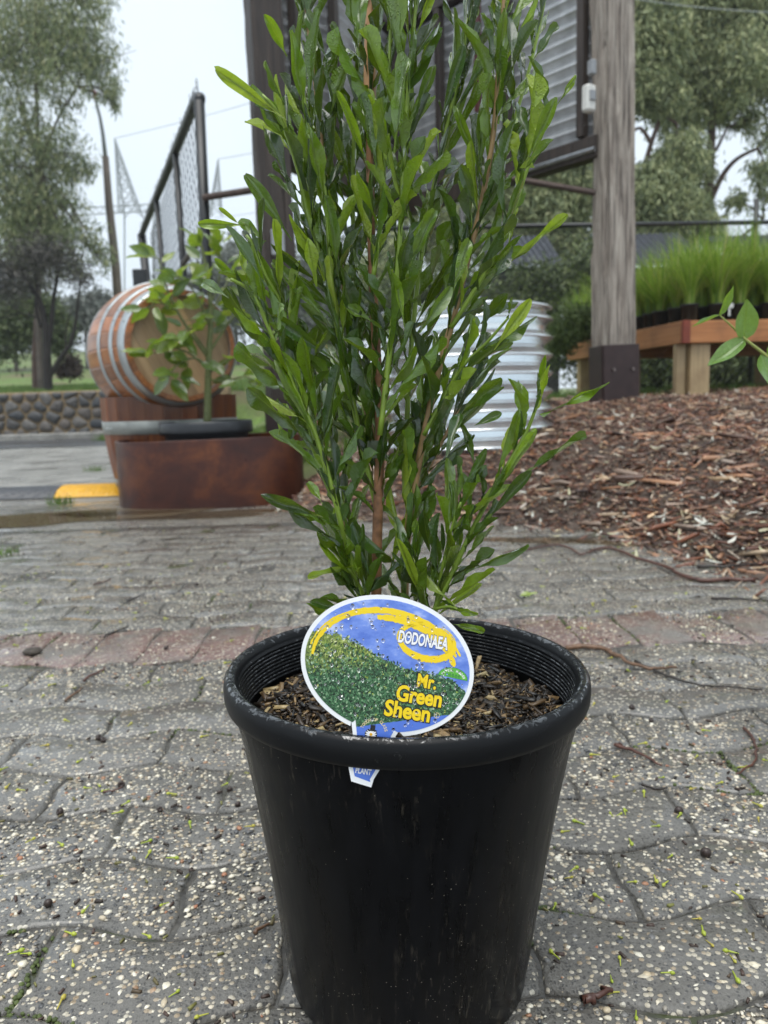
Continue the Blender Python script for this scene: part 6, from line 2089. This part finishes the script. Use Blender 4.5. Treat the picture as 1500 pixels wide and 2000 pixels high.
hd.lathe([(.001, .16), (.10, .15), (.17, .10), (.175, .0), (.16, -.02), (.001, -.02)], 20, c0, sx=1.0, sy=1.5)
lh = hd.build('lamp_head', m_lampgrey, e, True)
MB().lathe([(.15, -.022), (.13, -.10), (.07, -.15), (.001, -.16)], 20, c0, sx=1, sy=1.4).build('lens', m_greyplast, lh, True)

m_pylon = simple('hazy_steel', (0.30, 0.32, 0.33), .6, .0, var=.1)  # light grey base colour stands in for haze over the far steel
def pylon(apex, foot_l, foot_r, D, lab, th):
    a = at(*apex, D); fl, fr = at(*foot_l, D), at(*foot_r, D)
    wd = (fr - fl).length * .5
    e = empty('lattice_pylon', ((fl.x + fr.x) / 2, D, 0), lab, 'pylon')
    fl.z = fr.z = min(fl.z, fr.z)
    legs = [fl + Vector((0, -wd, 0)), fr + Vector((0, -wd, 0)), fr + Vector((0, wd, 0)), fl + Vector((0, wd, 0))]
    for q in legs: MB().tube([q, a], th, 4).build('leg', m_pylon, e)
    lv = [0, .2, .38, .54, .68, .79, .88, .95]
    b = MB()
    for i in range(len(lv) - 1):
        for k in range(4):
            p0, p1 = lerp(legs[k], a, lv[i]), lerp(legs[(k + 1) % 4], a, lv[i])
            q0, q1 = lerp(legs[k], a, lv[i + 1]), lerp(legs[(k + 1) % 4], a, lv[i + 1])
            b.tube([p0, q1], th * .6, 3, False); b.tube([p1, q0], th * .6, 3, False); b.tube([q0, q1], th * .6, 3, False)
    b.build('bracing', m_pylon, e)
    return a
PD = 90.0
a1 = pylon((224, 270), (238, 420), (274, 420), PD, 'taller hazy lattice pylon between the lamp post and the gate', .085)
a2 = pylon((426, 311), (410, 420), (432, 420), PD, 'smaller hazy lattice pylon between the gate post and the dark timber post', .07)
e = empty('substation_gantry', (at(250, 420, PD).x, PD, 0), 'long hazy steel gantry beam below the pylons', 'gantry')
g0_, g1_ = at(120, 422, PD), at(300, 412, PD); hgt = Vector((0, 0, .75))
for o1 in (Vector((0, 0, 0)), hgt): MB().tube([g0_ + o1, g1_ + o1], .07, 4).build('chord', m_pylon, e)
b = MB()
for i in range(24):
    p = lerp(g0_, g1_, i / 24); q = lerp(g0_, g1_, (i + 1) / 24)
    b.tube([p + (hgt if i % 2 else Vector()), q + (Vector() if i % 2 else hgt)], .04, 3, False)
b.build('web', m_pylon, e)
for px in (243, 300): MB().tube([at(px, 700, PD), at(px, 418, PD)], .10, 5).build('column', m_pylon, e)
def wire(p, q, sag, th, lab):
    b = MB(); P = [lerp(p, q, i / 14) + Vector((0, 0, -sag * 4 * (i / 14) * (1 - i / 14))) for i in range(15)]
    o = b.tube(P, th, 4, False).build('power_line', m_pylon, loc=p)
    tag(o, lab, 'power line')
wire(a1, at(760, 110, PD * .95), .5, .035, 'thin power line rising from the taller pylon to the right')
wire(a2, at(760, 225, PD * .95), .4, .035, 'thin power line rising from the smaller pylon to the right')
wire(at(420, 425, PD), at(760, 350, PD), .6, .03, 'lowest thin power line behind the dark timber post')
wire(at(1240, -2, 13.0), at(1600, 26, 12.0), .05, .006, 'single wire crossing the gum tree at the top')

# ------------------------------------------------------------------ twigs, buds, gumnuts on the paving
m_twig = simple('wet_twig', (0.085, 0.035, 0.024), .35, var=.4, nscale=60)
m_twigdark = simple('dark_wet_twig', (0.022, 0.016, 0.013), .35, var=.4, nscale=60)
m_twigtan = simple('tan_twig', (0.13, 0.07, 0.038), .45, var=.4, nscale=60)
def twig(pts, r, mat, lab, name='twig', cat='twig', lift=1.0):
    P = []
    for px, py in pts:
        q = hit(px, py); P.append(Vector((q.x, q.y, gz(q.x, q.y) + r * lift)))
    P = smoothpath(P, 4)
    rr = random.Random(len(pts) + int(pts[0][0]))
    P = [p + Vector((rr.gauss(0, r * .5), rr.gauss(0, r * .5), abs(rr.gauss(0, r * .4)))) for p in P]
    n = len(P)
    rad = [r * (1 - .6 * i / n) * rr.uniform(.85, 1.15) for i in range(n)]
    o = MB().tube(P, rad, 7).build(name, mat, None, True, loc=P[0])
    return tag(o, lab, cat)
twig([(1478, 1138), (1420, 1139), (1360, 1138), (1330, 1127), (1300, 1113), (1247, 1097), (1190, 1075), (1160, 1079), (1137, 1088), (1090, 1068), (1020, 1080), (985, 1084)], .0062, m_twig, 'long red-brown branch lying along the edge of the mulch')
twig([(1105, 1272), (1173, 1272), (1205, 1290), (1240, 1307), (1280, 1312), (1318, 1310)], .0052, m_twigtan, 'flat tan strip of bark behind the right of the pot rim', 'bark_strip', 'bark strip')
twig([(1240, 1295), (1285, 1318), (1320, 1330), (1360, 1342), (1400, 1347), (1488, 1354)], .0030, m_twigdark, 'thin dark twig running right from the tan bark strip')
twig([(1200, 1458), (1245, 1480), (1290, 1500)], .0030, m_twig, 'short straight red twig right of the pot')
twig([(1453, 1427), (1468, 1445), (1476, 1467), (1477, 1493), (1460, 1506), (1440, 1518)], .0026, m_twig, 'curved red-brown twig at the picture edge right of the pot')
twig([(1253, 1538), (1278, 1545), (1302, 1550)], .0022, m_twigdark, 'small dark twig below the straight red twig')
twig([(1143, 1970), (1160, 1963), (1184, 1950)], .0045, m_twig, 'stubby red-brown bark chunk near the foot of the pot', 'bark_chunk', 'bark chunk')
twig([(1363, 1110), (1430, 1110), (1500, 1107)], .0050, m_twigdark, 'dark stick at the foot of the mulch near the picture edge', 'stick', 'stick')
twig([(130, 1372), (146, 1360), (162, 1348)], .0026, m_twigtan, 'short tan twig pointing up left of the pot')
twig([(498, 1831), (528, 1816)], .0024, m_twigtan, 'tan twig touching the pot low on its left side')
twig([(201, 1553), (220, 1549), (240, 1546)], .0016, m_twig, 'thin red twig beside a dark gumnut')
twig([(183, 1145), (200, 1140), (217, 1133)], .0026, m_twig, 'small brown twig in front of the steel ring')
twig([(250, 1177), (266, 1170), (283, 1163)], .0026, m_twigdark, 'small black twig just behind the red paver band')
twig([(203, 1247), (228, 1238), (250, 1227)], .0026, m_twigdark, 'dark twig lying on the red paver band')
twig([(165, 1335), (190, 1318), (205, 1308)], .0030, m_twig, 'brown twig in front of the red paver band')
twig([(1390, 1172), (1445, 1174), (1500, 1178)], .0036, m_twigdark, 'thin dark stick behind the red band at the picture edge', 'stick', 'stick')
# gumnuts
m_nut = simple('dark_gumnut', (0.03, 0.018, 0.014), .4, var=.4, nscale=120)
nut = MB().lathe([(.0005, 0), (.0035, .0008), (.0052, .0035), (.005, .006), (.0036, .0078), (.0026, .0074), (.0005, .0066)], 12).mesh('gumnut', m_nut, True)
for (px, py, s_) in ((237, 1534, 1), (124, 1592, 1), (1330, 1598, 1.1), (1381, 1683, 1.2), (1231, 1388, 1), (1270, 1411, .8), (200, 1452, .9), (386, 1145, 1.1), (325, 1270, 1), (190, 1447, 1), (448, 1552, .8), (467, 1580, .8), (96, 1775, .9), (312, 1585, .7)):
    q = hit(px, py)
    if math.hypot(q.x - POT_X, q.y - POT_Y) < .13: continue
    o = link('gumnut', nut, None, Matrix.Translation((q.x, q.y, .001)) @ Matrix.Rotation(random.uniform(0, 6), 4, 'Z') @ Matrix.Rotation(random.uniform(.6, 1.4), 4, 'X') @ Matrix.Scale(s_, 4))
    tag(o, 'small dark gumnut lying on the grey pavers', 'gumnut', 'gumnuts on the paving')
q = hit(64, 1279)
b = MB(); tag(b.lathe([(.0005, 0), (.014, .001), (.018, .006), (.013, .012), (.0005, .015)], 9, (q.x, q.y, 0), sx=1.2).build('mud_clod', simple('mud_clod', (.05, .04, .03), .7, var=.4, nscale=90, bump=.8, bdist=.004), None, True, loc=(q.x, q.y, 0)), 'brown clod of dirt on the red paver band', 'clod')
# a fallen leaf
q = hit(1030, 1168)
lf_ = leaf_mesh('fallen_leaf', leaf_material('fallen_leaf', True, [(0, (.22, .30, .03)), (1, (.3, .36, .04))]), leaf_geom('ovate', .2, .04, 5, 6))
tag(link('fallen_leaf', lf_, None, frame((q.x - .02, q.y, .004), (1, .2, 0), (0, -.3, 1), .02, .05, .05)), 'single yellow-green leaf lying on the wet paving', 'leaf')
# fallen buds: stalk and head
def bud_mesh(seed):
    rr = random.Random(seed)
    b = MB(); c_ = rr.uniform(-.004, .004)
    P = smoothpath([Vector((0, 0, .0012)), Vector((.004, c_ * .4, .0016)), Vector((.009, c_, .0018))], 3)
    b.tube(P, [.0006, .0006, .0007, .0007, .0008, .0009, .001], 6)
    P2 = [P[-1], P[-1] + Vector((.0015, 0, .0002)), P[-1] + Vector((.0035, c_ * .1, .0003)), P[-1] + Vector((.0052, c_ * .1, .0001))]
    b.tube(P2, [.001, .0021, .0018, .0003], 7)
    return b.mesh('flower_bud', m_bud_o, True)
M = Mat('bud_skin', .35, .5); M.set('Base Color', M.ramp(M.objrand(), [(0, (0.28, 0.36, 0.03)), (.6, (0.40, 0.44, 0.05)), (1, (0.42, 0.34, 0.06))])); m_bud_o = M.m
BM_ = [bud_mesh(i) for i in range(5)]
g = np.random.default_rng(33)
BUDPX = [(20, 1535), (50, 1547), (180, 1545), (218, 1595), (237, 1580), (373, 1622), (275, 1652), (325, 1685), (285, 1688), (330, 1765), (175, 1780), (127, 1830), (40, 1868), (16, 1880), (50, 1653), (113, 1652), (330, 1958), (113, 1990), (408, 1986), (142, 1879),
         (1245, 1461), (1172, 1478), (1210, 1523), (1284, 1524), (1258, 1560), (1468, 1570), (1113, 1632), (1222, 1597), (1204, 1602), (1322, 1605), (1228, 1645), (1303, 1688), (1112, 1710), (1102, 1725), (1277, 1715), (1224, 1735), (1305, 1734), (1428, 1751), (1180, 1770), (1080, 1790), (1350, 1809), (1370, 1819), (1378, 1845), (1443, 1868), (1425, 1882), (1093, 1878), (1212, 1897), (1290, 1906), (1192, 1915), (1430, 1915), (1210, 1954), (1242, 1990)]
x, y = inview_xy(150, .62, 2.6, 0, .9)
cand = [hit(*p) for p in BUDPX]
pts = [(q.x, q.y) for q in cand] + list(zip(x, y))
nb_ = 0
for (bx_, by_) in pts:
    if math.hypot(bx_ - POT_X, by_ - POT_Y) < .128 or edge_dist(np.array([bx_]), np.array([by_]))[0] > -.03: continue
    if nb_ >= 240: break
    sc = random.uniform(.7, 1.15)
    o = link('flower_bud', BM_[nb_ % 5], None, Matrix.Translation((bx_, by_, .0006)) @ Matrix.Rotation(random.uniform(0, 6.28), 4, 'Z') @ Matrix.Scale(sc, 4))
    tag(o, 'tiny yellow-green flower bud fallen on the wet pavers', 'flower bud', 'flower buds fallen on the paving'); nb_ += 1

# ------------------------------------------------------------------ rainy air
M = Mat('rainy_air')
M.nt.nodes.remove(M.b)
pv_ = M.n('ShaderNodeVolumePrincipled')
pv_.inputs['Color'].default_value = (.93, .96, 1, 1)
pv_.inputs['Density'].default_value = 0.0014
pv_.inputs['Anisotropy'].default_value = 0.2
M.l(pv_.outputs[0], M.out.inputs['Volume'])
kind(MB().box((0, 156, 21), (340, 350, 46)).build('haze', M.m), 'stuff')
